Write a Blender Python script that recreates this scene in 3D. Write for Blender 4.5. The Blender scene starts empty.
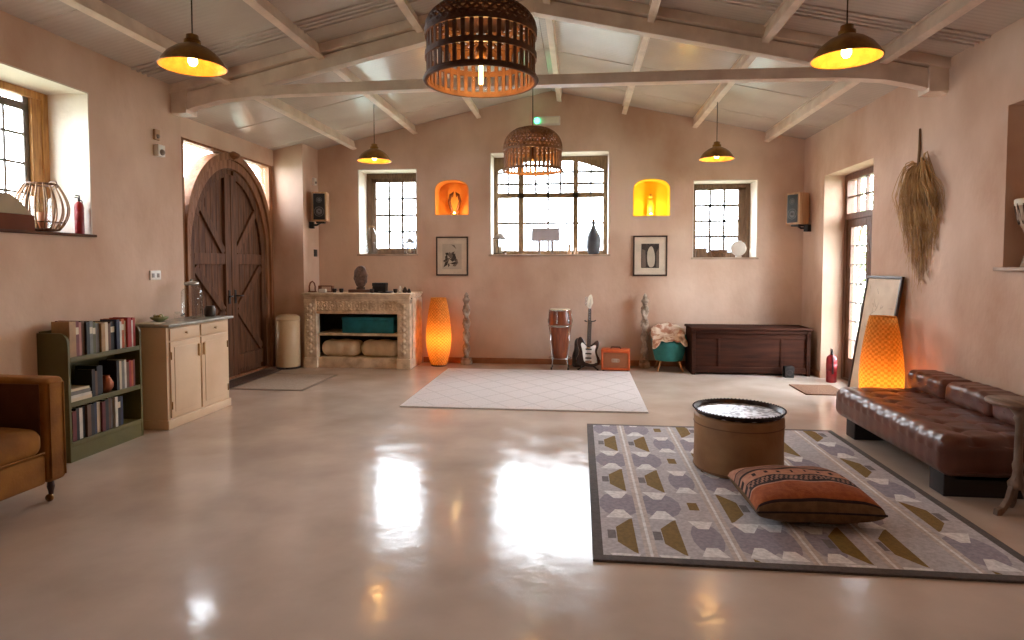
import bpy, bmesh, math, random
from mathutils import Vector, Matrix
S = bpy.context.scene
COL = S.collection
PI = math.pi
R = math.radians
rnd = random.Random(7)

# ------------------------------------------------------------------ camera
cd = bpy.data.cameras.new('camera'); cam = bpy.data.objects.new('camera', cd); COL.objects.link(cam)
cam.location = (0, 0, 1.5)
cam.rotation_euler = (R(90 - 2.5), 0, math.atan(68 / 620))
cd.sensor_width = 36; cd.lens = 620 / 1024 * 36; cd.shift_y = -27 / 1024
cd.clip_start = 0.05; cd.clip_end = 200
S.camera = cam

# ------------------------------------------------------------------ world, exposure
S.view_settings.view_transform = 'Standard'; S.view_settings.look = 'None'
S.view_settings.gamma = 1; S.view_settings.use_curve_mapping = False
S.view_settings.exposure = 2.1
w = bpy.data.worlds.new('sky'); S.world = w; w.use_nodes = True
bgn = w.node_tree.nodes['Background']
bgn.inputs[0].default_value = (0.84, 0.92, 1.0, 1); bgn.inputs[1].default_value = 8.0
S.cycles.use_denoising = True
S.cycles.max_bounces = 10; S.cycles.diffuse_bounces = 6; S.cycles.transparent_max_bounces = 16
S.cycles.sample_clamp_indirect = 6; S.cycles.caustics_reflective = False; S.cycles.caustics_refractive = False

def portal(name, loc, rot, sx, sy):          # sampling aid at a window opening, gives no light of its own
    l = bpy.data.lights.new(name, 'AREA'); l.shape = 'RECTANGLE'; l.size = sx; l.size_y = sy; l.cycles.is_portal = True
    o = bpy.data.objects.new(name, l); COL.objects.link(o); o.location = loc; o.rotation_euler = rot
portal('window_portal', (-2.98, 10.0, 2.3), (R(-90), 0, 0), 1.0, 1.4)
portal('window_portal', (-0.47, 10.0, 2.45), (R(-90), 0, 0), 1.9, 1.7)
portal('window_portal', (2.1, 10.0, 2.2), (R(-90), 0, 0), 1.0, 1.25)
portal('window_portal', (-4.74, 4.05, 2.35), (0, R(-90), 0), 1.3, 1.7)
portal('window_portal', (-4.85, 7.78, 2.5), (0, R(-90), 0), 1.1, 2.2)
portal('window_portal', (3.75, 8.0, 1.35), (0, R(90), 0), 2.7, 1.4)

def lamp_light(name, loc, watts, col, rad=0.03, parent=None):
    l = bpy.data.lights.new(name, 'POINT'); l.energy = watts; l.color = col; l.shadow_soft_size = rad
    o = bpy.data.objects.new(name, l); COL.objects.link(o); o.location = loc; o.parent = parent
    return o

PW_DOME, PW_BASK, PW_RAT, PW_N1, PW_N2 = 0.85, 2.4, 1.6, 0.7, 1.3        # lamp powers, watts
# ------------------------------------------------------------------ materials
def lin(c): return tuple(((x / 255) / 12.92 if x <= 10 else ((x / 255 + .055) / 1.055) ** 2.4) for x in c)
MATS = {}
def mk(name, col, rough=.6, metal=0, col2=None, scale=6, bump=0, bscale=30, stretch=None, spec=.5, coat=0, detail=5, contrast=(.35, .65)):
    if name in MATS: return MATS[name]
    m = bpy.data.materials.new(name); m.use_nodes = True; nt = m.node_tree; N = nt.nodes; L = nt.links
    b = N['Principled BSDF']; c = lin(col)
    b.inputs['Base Color'].default_value = (*c, 1); b.inputs['Roughness'].default_value = rough; b.inputs['Metallic'].default_value = metal
    b.inputs['Specular IOR Level'].default_value = spec; b.inputs['Coat Weight'].default_value = coat; b.inputs['Coat Roughness'].default_value = .12
    tc = N.new('ShaderNodeTexCoord'); mp = N.new('ShaderNodeMapping'); L.new(tc.outputs['Object'], mp.inputs[0])
    if stretch: mp.inputs['Scale'].default_value = stretch
    n1 = N.new('ShaderNodeTexNoise'); n1.inputs['Scale'].default_value = scale; n1.inputs['Detail'].default_value = detail
    L.new(mp.outputs[0], n1.inputs['Vector'])
    rp = N.new('ShaderNodeValToRGB'); rp.color_ramp.elements[0].position = contrast[0]; rp.color_ramp.elements[1].position = contrast[1]
    c2 = lin(col2) if col2 else tuple(min(1, x * .86) for x in c)
    rp.color_ramp.elements[0].color = (*c2, 1); rp.color_ramp.elements[1].color = (*c, 1)
    L.new(n1.outputs[0], rp.inputs[0]); L.new(rp.outputs[0], b.inputs['Base Color'])
    if bump:
        n2 = N.new('ShaderNodeTexNoise'); n2.inputs['Scale'].default_value = bscale; n2.inputs['Detail'].default_value = 4
        L.new(mp.outputs[0], n2.inputs['Vector'])
        bp = N.new('ShaderNodeBump'); bp.inputs['Strength'].default_value = bump; bp.inputs['Distance'].default_value = .02
        L.new(n2.outputs[0], bp.inputs['Height']); L.new(bp.outputs[0], b.inputs['Normal'])
    MATS[name] = m
    return m
def emit(name, col, strength):
    m = bpy.data.materials.new(name); m.use_nodes = True; b = m.node_tree.nodes['Principled BSDF']
    b.inputs['Base Color'].default_value = (*col, 1); b.inputs['Emission Color'].default_value = (*col, 1); b.inputs['Emission Strength'].default_value = strength
    return m
def glass(name, tint=(1, 1, 1), rough=.02, gl=.10):
    m = bpy.data.materials.new(name); m.use_nodes = True; N = m.node_tree.nodes; L = m.node_tree.links
    N.remove(N['Principled BSDF']); t = N.new('ShaderNodeBsdfTransparent'); t.inputs[0].default_value = (*tint, 1)
    g = N.new('ShaderNodeBsdfGlossy'); g.inputs['Roughness'].default_value = rough
    fr = N.new('ShaderNodeFresnel'); fr.inputs[0].default_value = 1.35
    ge = N.new('ShaderNodeNewGeometry'); k = N.new('ShaderNodeMath'); k.operation = 'SUBTRACT'; k.inputs[0].default_value = 1; L.new(ge.outputs['Backfacing'], k.inputs[1])
    k2 = N.new('ShaderNodeMath'); k2.operation = 'MULTIPLY'; L.new(fr.outputs[0], k2.inputs[0]); L.new(k.outputs[0], k2.inputs[1])
    mx = N.new('ShaderNodeMixShader'); L.new(k2.outputs[0], mx.inputs[0]); L.new(t.outputs[0], mx.inputs[1]); L.new(g.outputs[0], mx.inputs[2])
    L.new(mx.outputs[0], N['Material Output'].inputs[0])
    return m
def translucent(name, col, tr=.6):
    m = bpy.data.materials.new(name); m.use_nodes = True; N = m.node_tree.nodes; L = m.node_tree.links
    N.remove(N['Principled BSDF']); d = N.new('ShaderNodeBsdfDiffuse'); t = N.new('ShaderNodeBsdfTranslucent')
    tc = N.new('ShaderNodeTexCoord'); no = N.new('ShaderNodeTexNoise'); no.inputs['Scale'].default_value = 40
    L.new(tc.outputs['Object'], no.inputs['Vector'])
    rp = N.new('ShaderNodeValToRGB'); rp.color_ramp.elements[0].position = .3; rp.color_ramp.elements[1].position = .7
    rp.color_ramp.elements[0].color = (*[x * .7 for x in lin(col)], 1); rp.color_ramp.elements[1].color = (*lin(col), 1)
    L.new(no.outputs[0], rp.inputs[0]); L.new(rp.outputs[0], d.inputs[0]); L.new(rp.outputs[0], t.inputs[0])
    mx = N.new('ShaderNodeMixShader'); mx.inputs[0].default_value = tr
    L.new(d.outputs[0], mx.inputs[1]); L.new(t.outputs[0], mx.inputs[2]); L.new(mx.outputs[0], N['Material Output'].inputs[0])
    return m

def floor_mat():
    m = mk('polished_concrete', (210, 192, 178), .16, 0, (184, 166, 152), 1.6, 0, detail=8, contrast=(.3, .7), spec=.30)
    nt = m.node_tree; N = nt.nodes; L = nt.links; b = N['Principled BSDF']
    tc = N.new('ShaderNodeTexCoord'); n = N.new('ShaderNodeTexNoise'); n.inputs['Scale'].default_value = 3.5; n.inputs['Detail'].default_value = 6
    L.new(tc.outputs['Object'], n.inputs['Vector'])
    mr = N.new('ShaderNodeMapRange'); mr.inputs[1].default_value = .3; mr.inputs[2].default_value = .7; mr.inputs[3].default_value = .10; mr.inputs[4].default_value = .22
    L.new(n.outputs[0], mr.inputs[0]); L.new(mr.outputs[0], b.inputs['Roughness'])
    n2 = N.new('ShaderNodeTexNoise'); n2.inputs['Scale'].default_value = 5; n2.inputs['Detail'].default_value = 3
    L.new(tc.outputs['Object'], n2.inputs['Vector'])
    bp = N.new('ShaderNodeBump'); bp.inputs['Strength'].default_value = .05; bp.inputs['Distance'].default_value = .05
    L.new(n2.outputs[0], bp.inputs['Height']); L.new(bp.outputs[0], b.inputs['Normal'])
    return m
def ceiling_mat():
    m = mk('ceiling_panel', (204, 194, 186), .22, 0, (192, 180, 172), 2, 0)
    nt = m.node_tree; N = nt.nodes; L = nt.links; b = N['Principled BSDF']
    tc = N.new('ShaderNodeTexCoord'); wv = N.new('ShaderNodeTexWave'); wv.bands_direction = 'Y'; wv.inputs['Scale'].default_value = 6.0
    L.new(tc.outputs['Object'], wv.inputs['Vector'])
    bp = N.new('ShaderNodeBump'); bp.inputs['Strength'].default_value = .12; bp.inputs['Distance'].default_value = .01
    L.new(wv.outputs['Fac'], bp.inputs['Height']); L.new(bp.outputs[0], b.inputs['Normal'])
    return m
M_PLASTER = mk('limewash_plaster', (220, 194, 175), .85, 0, (188, 152, 129), 1.0, .25, 14, detail=10, contrast=(.32, .62), stretch=(1, 1, .7), spec=.2)
M_REVEAL = mk('sky_lit_plaster', (226, 216, 204), .8, 0, (214, 200, 186), 2, .2, 18, spec=.2)  # plaster whitened to carry the sky light on the reveals
M_FLOOR = floor_mat(); M_CEIL = ceiling_mat()
M_STEEL = mk('cream_painted_steel', (234, 216, 200), .5, 0, (214, 194, 178), 5, .05, 40)
M_WOODD = mk('dark_door_oak', (112, 75, 52), .7, 0, (82, 53, 37), 4, .2, 20, (6, 6, .6), spec=.2)
M_WOODF = mk('door_frame_oak', (150, 104, 72), .6, 0, (122, 80, 54), 4, .15, 20, (6, 6, .6), spec=.25)
M_WFRAME = mk('window_oak', (120, 92, 66), .5, 0, (92, 68, 48), 6, .1, 25, (8, 8, 1))
M_WGOLD = mk('golden_oak', (196, 146, 82), .5, 0, (160, 112, 60), 6, .1, 25, (8, 8, 1))
M_LEAD = mk('dark_lead_bar', (118, 110, 104), .6)
M_GLASS = glass('window_glass')
M_GLASSJ = glass('jar_glass', (.96, .98, .98), .03)
M_WHITE = mk('white_plastic', (228, 222, 214), .4)
M_BLACK = mk('black_satin', (22, 20, 20), .45, col2=(16, 15, 15))
M_CHROME = mk('chrome', (200, 200, 200), .15, 1)
M_BRASS = mk('aged_brass', (150, 108, 50), .4, .6, (116, 80, 34), 12, .1, 40)
M_GOLDIN = mk('gilt_interior', (226, 160, 62), .5, .2, (206, 134, 44), 20, .3, 60)
M_BAMBOOM = mk('tan_bamboo', (150, 108, 70), .6, 0, (118, 80, 50), 12, .1, 60)
M_BAMBOO = mk('dark_bamboo', (108, 70, 42), .6, 0, (82, 50, 30), 12, .1, 60)
M_BULB = emit('warm_bulb', (1.0, .62, .18), 11)
M_CORD = mk('cord_fabric', (60, 44, 34), .8)
M_COPPER = mk('bulb_socket', (120, 84, 50), .4, .7)

# ------------------------------------------------------------------ mesh builder
def sup(a, e): return math.copysign(abs(a) ** e, a)
class MB:
    def __init__(s): s.v = []; s.f = []; s.m = []; s.s = []
    def add(s, v, f, mi=0, sm=False, M=None):
        n = len(s.v)
        s.v += [tuple(M @ Vector(p)) if M is not None else tuple(p) for p in v]
        for q in f: s.f.append([n + i for i in q]); s.m.append(mi); s.s.append(sm)
        return s
    def box(s, x0, x1, y0, y1, z0, z1, mi=0, M=None):
        v = [(x0, y0, z0), (x1, y0, z0), (x1, y1, z0), (x0, y1, z0), (x0, y0, z1), (x1, y0, z1), (x1, y1, z1), (x0, y1, z1)]
        return s.add(v, [(3, 2, 1, 0), (4, 5, 6, 7), (0, 1, 5, 4), (1, 2, 6, 5), (2, 3, 7, 6), (3, 0, 4, 7)], mi, False, M)
    def rbox(s, x0, x1, y0, y1, z0, z1, r=.01, mi=0, seg=2, M=None, n=1, disp=None):
        """rounded box; n>1 gives it a finer skin, disp(p) moves each point"""
        h = [(x1 - x0) / 2, (y1 - y0) / 2, (z1 - z0) / 2]; c = [(x0 + x1) / 2, (y0 + y1) / 2, (z0 + z1) / 2]
        r = min(r, *[q * .999 for q in h])
        def line(hh, k):
            inner = hh - r
            a = [-inner - r * math.tan((1 - i / seg) * PI / 4) for i in range(seg)]
            mid = [-inner + 2 * inner * i / k for i in range(k + 1)]
            return a + mid + [-x for x in reversed(a)]
        ks = [max(1, int(round(n * q / max(h)))) for q in h]
        ls = [line(h[i], ks[i]) for i in range(3)]
        idx = {}; V = []; F = []
        def vid(p):
            k = tuple(round(x, 6) for x in p)
            if k not in idx:
                inn = [max(-(h[i] - r), min(h[i] - r, p[i])) for i in range(3)]
                d = Vector([p[i] - inn[i] for i in range(3)])
                if d.length > 1e-9: d = d.normalized() * r
                q = [inn[i] + d[i] + c[i] for i in range(3)]
                if disp: q = disp(q)
                idx[k] = len(V); V.append(tuple(q))
            return idx[k]
        for ax in range(3):
            u, w_ = [(1, 2), (2, 0), (0, 1)][ax]
            for sg in (-1, 1):
                for i in range(len(ls[u]) - 1):
                    for j in range(len(ls[w_]) - 1):
                        q = []
                        for (a, b) in ((i, j), (i + 1, j), (i + 1, j + 1), (i, j + 1)):
                            p = [0, 0, 0]; p[ax] = sg * h[ax]; p[u] = ls[u][a]; p[w_] = ls[w_][b]; q.append(vid(p))
                        if sg < 0: q.reverse()
                        F.append(q)
        return s.add(V, F, mi, True, M)
    def lathe(s, prof, n=24, mi=0, sm=True, c=(0, 0, 0), M=None, fn=None, caps=True):
        V = []; F = []
        for k, (r, z) in enumerate(prof):
            for i in range(n):
                a = 2 * PI * i / n; rr = r + (fn(a, k, r, z) if fn else 0)
                V.append((c[0] + rr * math.cos(a), c[1] + rr * math.sin(a), c[2] + z))
        for k in range(len(prof) - 1):
            for i in range(n):
                j = (i + 1) % n; F.append((k * n + i, k * n + j, (k + 1) * n + j, (k + 1) * n + i))
        if caps:
            if prof[0][0] > 1e-5: F.append(tuple(reversed(range(n))))
            if prof[-1][0] > 1e-5: F.append(tuple((len(prof) - 1) * n + i for i in range(n)))
        return s.add(V, F, mi, sm, M)
    def tube(s, pts, r, n=8, mi=0, sm=True, M=None, closed=False):
        P = [Vector(p) for p in pts]; k = len(P); V = []; F = []
        rs = r if isinstance(r, (list, tuple)) else [r] * k
        up = None
        for i in range(k):
            if closed: t = P[(i + 1) % k] - P[i - 1]
            else: t = P[min(i + 1, k - 1)] - P[max(i - 1, 0)]
            t.normalize()
            if up is None: up = Vector((0, 0, 1)) if abs(t.z) < .9 else Vector((1, 0, 0))
            a = t.cross(up); a.normalize(); b = a.cross(t); up = b
            for j in range(n):
                q = P[i] + (a * math.cos(2 * PI * j / n) + b * math.sin(2 * PI * j / n)) * rs[i]; V.append(tuple(q))
        for i in range(k if closed else k - 1):
            i2 = (i + 1) % k
            for j in range(n):
                j2 = (j + 1) % n; F.append((i * n + j, i * n + j2, i2 * n + j2, i2 * n + j))
        if not closed: F.append(tuple(reversed(range(n)))); F.append(tuple((k - 1) * n + j for j in range(n)))
        return s.add(V, F, mi, sm, M)
    def ring(s, Rr, r, c=(0, 0, 0), n=32, m=8, mi=0, M=None, sx=1, sy=1):
        return s.tube([(c[0] + sx * Rr * math.cos(2 * PI * i / n), c[1] + sy * Rr * math.sin(2 * PI * i / n), c[2]) for i in range(n)], r, m, mi, True, M, True)
    def prism(s, poly, axis, a0, a1, mi=0, M=None, sm=False):
        """poly in the two remaining axes: axis 'y' -> (x,z), 'x' -> (y,z), 'z' -> (x,y)"""
        def pt(p, a): return (p[0], a, p[1]) if axis == 'y' else (a, p[0], p[1]) if axis == 'x' else (p[0], p[1], a)
        n = len(poly); V = [pt(p, a0) for p in poly] + [pt(p, a1) for p in poly]
        F = [tuple(range(n)), tuple(reversed(range(n, 2 * n)))] + [(i, n + i, n + (i + 1) % n, (i + 1) % n) for i in range(n)]
        return s.add(V, F, mi, sm, M)
    def sphere(s, c, r, mi=0, n=12, sx=1, sy=1, sz=1, M=None):
        return s.lathe([(max(1e-4, math.sin(PI * k / (n // 2 + 1))) * r, -math.cos(PI * k / (n // 2 + 1)) * r * sz) for k in range(n // 2 + 2)], n, mi, True, c, M, None, False)
    def build(s, name, mats, parent=None, loc=None, rot=None, bevel=0, fix=True):
        me = bpy.data.meshes.new(name); me.from_pydata(s.v, [], s.f)
        for m in (mats if isinstance(mats, (list, tuple)) else [mats]): me.materials.append(m)
        for p, mi, sm in zip(me.polygons, s.m, s.s): p.material_index = mi; p.use_smooth = sm
        if fix:
            bm = bmesh.new(); bm.from_mesh(me); bmesh.ops.recalc_face_normals(bm, faces=bm.faces); bm.to_mesh(me); bm.free()
        me.update()
        o = bpy.data.objects.new(name, me); COL.objects.link(o)
        if parent is not None: o.parent = parent
        if loc is not None: o.location = loc
        if rot is not None: o.rotation_euler = rot
        if bevel:
            b = o.modifiers.new('bevel', 'BEVEL'); b.width = bevel; b.segments = 2; b.limit_method = 'ANGLE'; b.angle_limit = R(40)
        return o
def tag(o, label, cat, group=None, kind=None):
    o['label'] = label; o['category'] = cat
    if group: o['group'] = group
    if kind: o['kind'] = kind
    return o
def thing(name, label, cat, loc=(0, 0, 0), rz=0, group=None):
    o = bpy.data.objects.new(name, None); COL.objects.link(o); o.empty_display_size = .1
    o.location = loc; o.rotation_euler = (0, 0, rz)
    return tag(o, label, cat, group)
def struct(o): o['kind'] = 'structure'; return o
def copy_tree(o, parent=None):
    c = o.copy(); COL.objects.link(c)
    if parent is not None: c.parent = parent
    for ch in list(o.children): copy_tree(ch, c)
    return c

# ------------------------------------------------------------------ the room
XL, XR, XD, YB, YF = -4.1, 3.21, -4.55, 9.42, -3.2
X0 = -.445
def roof(x): return 4.12 - .22 * abs(x - X0)
MB().box(-5.2, 4.0, -3.7, 10.0, -.12, 0).build('floor', M_FLOOR)['kind'] = 'structure'
c = MB()
for i in range(2):
    xa, xb = ((-4.95, X0), (X0, 3.75))[i]
    c.prism([(xa, roof(xa)), (xb, roof(xb)), (xb, roof(xb) + .09), (xa, roof(xa) + .09)], 'y', -3.7, 9.95)
    for y in [-2.3, -1.2, -.1, 1.0, 2.1, 3.2, 4.3, 5.4, 6.5, 7.6, 8.7]:      # lapped panel joints down the slope
        c.prism([(xa, roof(xa) - .006), (xb, roof(xb) - .006), (xb, roof(xb) + .01), (xa, roof(xa) + .01)], 'y', y, y + .018)
    ys = [5.35, 5.42, 5.49, 5.56, 6.2, 6.28, 6.36]
    for y in ys:                                                             # raised corrugations beside the truss
        c.prism([(xa, roof(xa) - .016), (xb, roof(xb) - .016), (xb, roof(xb) + .01), (xa, roof(xa) + .01)], 'y', y, y + .03)
struct(c.build('ceiling', M_CEIL, bevel=.006))

def wall_cells(mb, axis, d0, d1, us, zs, holes, top):
    """solid wall of cells between the lines us/zs, without the cells inside holes; the last row follows top(u)"""
    us = sorted(set(us)); zs = sorted(set(zs))
    for i in range(len(us) - 1):
        for j in range(len(zs)):
            ua, ub = us[i], us[i + 1]; um = (ua + ub) / 2
            za = zs[j]; last = j == len(zs) - 1
            zb0 = zb1 = None
            if last: zb0, zb1 = top(ua), top(ub)
            else: zb0 = zb1 = zs[j + 1]
            zm = za + .001
            if any(h[0] < um < h[1] and h[2] <= zm < h[3] for h in holes): continue
            P = lambda u, d, z: (u, d, z) if axis == 'y' else (d, u, z)
            v = [P(ua, d0, za), P(ub, d0, za), P(ub, d1, za), P(ua, d1, za), P(ua, d0, zb0), P(ub, d0, zb1), P(ub, d1, zb1), P(ua, d1, zb0)]
            mb.add(v, [(3, 2, 1, 0), (4, 5, 6, 7), (0, 1, 5, 4), (1, 2, 6, 5), (2, 3, 7, 6), (3, 0, 4, 7)])
def clean(o):
    bm = bmesh.new(); bm.from_mesh(o.data); bmesh.ops.remove_doubles(bm, verts=bm.verts, dist=1e-4)
    seen = {}
    for f in bm.faces: seen.setdefault(tuple(sorted(v.index for v in f.verts)), []).append(f)
    bmesh.ops.delete(bm, geom=[f for fs in seen.values() if len(fs) > 1 for f in fs], context='FACES_ONLY')
    bmesh.ops.recalc_face_normals(bm, faces=bm.faces); bm.to_mesh(o.data); bm.free()
    return o
W1 = (-3.45, -2.51, 1.67, 3.0); WC = (-1.37, .43, 1.66, 3.22); W2 = (1.65, 2.57, 1.61, 2.76)
NL = (-2.23, -1.70, 2.28, 2.82); NR = (.78, 1.32, 2.24, 2.79)
hb = [W1, WC, W2, NL, NR]
b = MB()
wall_cells(b, 'y', YB, YB + .52, [-4.15, 3.40, X0] + [h[0] for h in hb] + [h[1] for h in hb], [0] + [h[2] for h in hb] + [h[3] for h in hb], hb, roof)
def arch_pts(h, n=16, hs=.17):
    xa, xb, za, zb = h; cx = (xa + xb) / 2; hw = (xb - xa) / 2
    return [(cx - hw * sup(math.cos(PI * i / n), .8), zb - hs + hs * sup(math.sin(PI * i / n), .8)) for i in range(n + 1)]
for h in (NL, NR):
    ap = arch_pts(h); k = len(ap) // 2
    for seg, corner in ((ap[:k + 1], (h[0], h[3])), (ap[k:], (h[1], h[3]))):
        for i in range(len(seg) - 1): b.prism([seg[i], seg[i + 1], corner], 'y', YB, YB + .3)
struct(clean(b.build('wall_back', M_PLASTER)))
b = MB(); wall_cells(b, 'x', XL - .56, XL, [-3.7, 3.25, 4.84, 6.05], [0, 1.745, 2.95], [(3.25, 4.84, 1.745, 2.95)], lambda u: roof(XL))
struct(clean(b.build('wall_left', M_PLASTER)))
struct(MB().box(XD - .25, XL, 8.87, YB, 0, roof(XL)).build('wall_left_pier', M_PLASTER))
struct(MB().box(XD - .25, XD, 6.03, 8.87, 2.985, roof(XD)).build('wall_left_lintel', M_PLASTER))
struct(MB().box(XD - .25, XD, 6.03, 6.66, 0, 2.985).build('wall_left_return', M_PLASTER))
b = MB(); wall_cells(b, 'x', XR, XR + .45, [-3.7, 4.2, 5.12, 7.28, 8.66, YB + .3], [0, 1.47, 2.69, 2.71], [(4.2, 5.12, 1.47, 2.71), (7.28, 8.66, 0, 2.69)], lambda u: roof(XR))
b.box(XR + .40, XR + .5, 4.1, 5.2, 1.4, 2.8)
struct(clean(b.build('wall_right', M_PLASTER)))
b = MB(); wall_cells(b, 'y', YF - .4, YF, [-4.95, X0, 3.75], [0], [], roof)
struct(clean(b.build('wall_front', M_PLASTER)))
# plaster linings of the window openings
def lining(name, axis, d0, d1, u0, u1, z0, z1, mat=M_REVEAL, t=.012, sill=None, bottom=True):
    m = MB(); P = (lambda a, b_, c_, d_, e, f: m.box(a, b_, c_, d_, e, f)) if axis == 'y' else (lambda a, b_, c_, d_, e, f: m.box(c_, d_, a, b_, e, f))
    P(u0, u0 + t, d0, d1, z0, z1); P(u1 - t, u1, d0, d1, z0, z1); P(u0, u1, d0, d1, z1 - t, z1)
    if bottom: P(u0, u1, d0, d1, z0, z0 + t)
    return struct(m.build(name, mat))
lining('trim_1', 'y', YB - .003, YB + .45, *W1); lining('trim_2', 'y', YB - .003, YB + .45, *WC); lining('trim_3', 'y', YB - .003, YB + .45, *W2)
lining('trim_4', 'x', XL - .47, XL + .003, 3.25, 4.84, 1.745, 2.95)
M_SILL = mk('brown_sill', (106, 70, 48), .7, 0, (84, 54, 36), 5, .1, 30, spec=.15)
struct(MB().rbox(XL - .43, XL + .03, 3.2, 4.86, 1.742, 1.764, .006).build('trim_5', M_SILL))
for k, (h, zz) in enumerate(((W1, 0), (WC, 0), (W2, 0))):
    struct(MB().rbox(h[0] - .02, h[1] + .02, YB - .025, YB + .36, h[2] - .012, h[2] + .016, .005).build('trim_%d' % (6 + k), mk('pale_stone_sill', (188, 166, 146), .6, 0, (160, 132, 112), 5, .1, 30)))
struct(MB().rbox(XR - .05, XR + .4, 4.15, 5.16, 1.462, 1.49, .006).build('trim_9', mk('pale_stone_sill', (188, 166, 146))))
# baseboards
M_BB = mk('orange_lit_skirting', (168, 112, 74), .5, 0, (140, 88, 56), 5, .1, 30)  # orange lamplight is put into the wood colour
bb = MB(); bb.rbox(-2.42, XR, YB - .018, YB, 0, .085, .005); struct(bb.build('baseboard_back', M_BB))
bb = MB(); bb.rbox(XR - .016, XR, 8.66, YB - .02, 0, .085, .005); bb.rbox(XR - .016, XR, -3, 7.28, 0, .085, .005); struct(bb.build('baseboard_right', M_BB))
# purlins
n = 10
for px in (-3.53, -2.56, -1.57, -.30, .66, 1.68, 2.70):
    sl = -.22 if px > X0 else .22; a = math.atan(sl)
    Mx = Matrix.Translation((px, 0, roof(px))) @ Matrix.Rotation(-a, 4, 'Y')
    p = MB(); p.box(-.030, .022, -3.2, YB, -.135, 0, 0, Mx)
    p.box(.022, .040, -3.2, YB, -.135, -.118, 0, Mx); p.box(-.048, -.030, -3.2, YB, -.018, 0, 0, Mx)
    struct(p.build('trim_%d' % n, M_STEEL, bevel=.003)); n += 1
# truss: principal rafters, top batten, curved tie beam, wall pads
TY = 5.93
for sg in (-1, 1):
    xe = XL if sg < 0 else XR
    o = MB()
    pts = [(X0, roof(X0)), (xe, roof(xe))]
    o.prism([(X0, pts[0][1] - .235), (xe, pts[1][1] - .235), (xe, pts[1][1] - .10), (X0, pts[0][1] - .10)], 'y', TY, TY + .11)
    o.prism([(X0, pts[0][1] - .088), (xe, pts[1][1] - .088), (xe, pts[1][1] - .0), (X0, pts[0][1] - .0)], 'y', TY - .05, TY + .12)
    o.prism([(X0, pts[0][1] - .10), (xe, pts[1][1] - .10), (xe, pts[1][1] - .088), (X0, pts[0][1] - .088)], 'y', TY + .03, TY + .10)
    o.box(min(xe, xe - sg * .16), max(xe, xe - sg * .16), TY - .03, TY + .16, roof(xe) - .28, roof(xe) - .02)
    struct(o.build('trim_%d' % n, M_STEEL, bevel=.004)); n += 1
def tie(z): return z
up = [(XL, 3.17), (-3.85, 3.225), (-3.6, 3.262), (-3.2, 3.285), (-2, 3.295), (-.45, 3.30), (1.2, 3.295), (2.3, 3.285), (2.7, 3.262), (2.95, 3.225), (XR, 3.15)]
lo = [(XR, 3.02), (2.95, 3.10), (2.7, 3.155), (2.3, 3.188), (1.2, 3.20), (-.45, 3.205), (-2, 3.20), (-3.2, 3.188), (-3.6, 3.155), (-3.85, 3.10), (XL, 3.03)]
o = MB()
for i in range(len(up) - 1):
    o.prism([up[i], up[i + 1], lo[len(lo) - 2 - i], lo[len(lo) - 1 - i]], 'y', TY - .012, TY + .10)
struct(clean(o.build('trim_%d' % n, M_STEEL))); n += 1

# ------------------------------------------------------------------ windows
def window(name, loc, rz, wd, hg, fw, depth, bars, panes=True, extra=None, fm=M_WFRAME, dark=M_LEAD, thickleft=None):
    """frame w x h in local x/z from its lower-left corner; bars: list of (x0,x1,z0,z1,material index)"""
    f = MB(); fl = thickleft or fw
    f.box(0, fl, 0, depth, 0, hg); f.box(wd - fw, wd, 0, depth, 0, hg); f.box(fl, wd - fw, 0, depth, 0, fw); f.box(fl, wd - fw, 0, depth, hg - fw, hg)
    if extra: extra(f)
    o = struct(f.build(name, fm, None, loc, (0, 0, rz), bevel=.004))
    for lab, idx, mt in (('mullion', 0, fm), ('glazing_bar', 1, dark)):
        g = MB(); has = False
        for (x0, x1, z0, z1, k) in bars:
            if k == idx: g.box(x0, x1, .012, depth - .012 if idx == 0 else .03, z0, z1); has = True
        if has: g.build(lab, mt, o)
    MB().box(fl * .5, wd - fw * .5, .022, .026, fw * .5, hg - fw * .5).build('pane', M_GLASS, o)
    return o
def grid(x0, x1, z0, z1, nc, nr, t=.034):
    r = [(x0 + (x1 - x0) * i / nc - t / 2, x0 + (x1 - x0) * i / nc + t / 2, z0, z1, 1) for i in range(1, nc)]
    return r + [(x0, x1, z0 + (z1 - z0) * j / nr - t / 2, z0 + (z1 - z0) * j / nr + t / 2, 1) for j in range(1, nr)]
WY = YB + .36
# left small window (thick left post), casement inside
wd = W1[1] - W1[0] - .024; hg = W1[3] - W1[2] - .03
window('window_1', (W1[0] + .012, WY, W1[2] + .016), 0, wd, hg, .075, .07, grid(.15, wd - .11, .10, hg - .14, 3, 4) + [(.07, .15, .05, hg - .05, 0), (.07, wd - .05, hg - .14, hg - .07, 0), (wd - .11, wd - .06, .05, hg - .05, 0), (.07, wd - .05, .06, .10, 0)])
wd = WC[1] - WC[0] - .024; hg = WC[3] - WC[2] - .03
xs = [.06, .385, .465, 1.245, 1.325, wd - .06]; zt = .93
bars = [(xs[1], xs[2], .04, hg - .04, 0), (xs[3], xs[4], .04, hg - .04, 0), (.04, wd - .04, zt - .035, zt + .04, 0)]
bars += grid(xs[0], xs[1], .06, zt, 1, 2) + grid(xs[2], xs[3], .06, zt, 2, 2) + grid(xs[4], xs[5], .06, zt, 1, 2)
bars += grid(xs[0], xs[1], zt, hg - .06, 2, 3) + grid(xs[2], xs[3], zt, hg - .06, 4, 3) + grid(xs[4], xs[5], zt, hg - .06, 2, 3)
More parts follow.
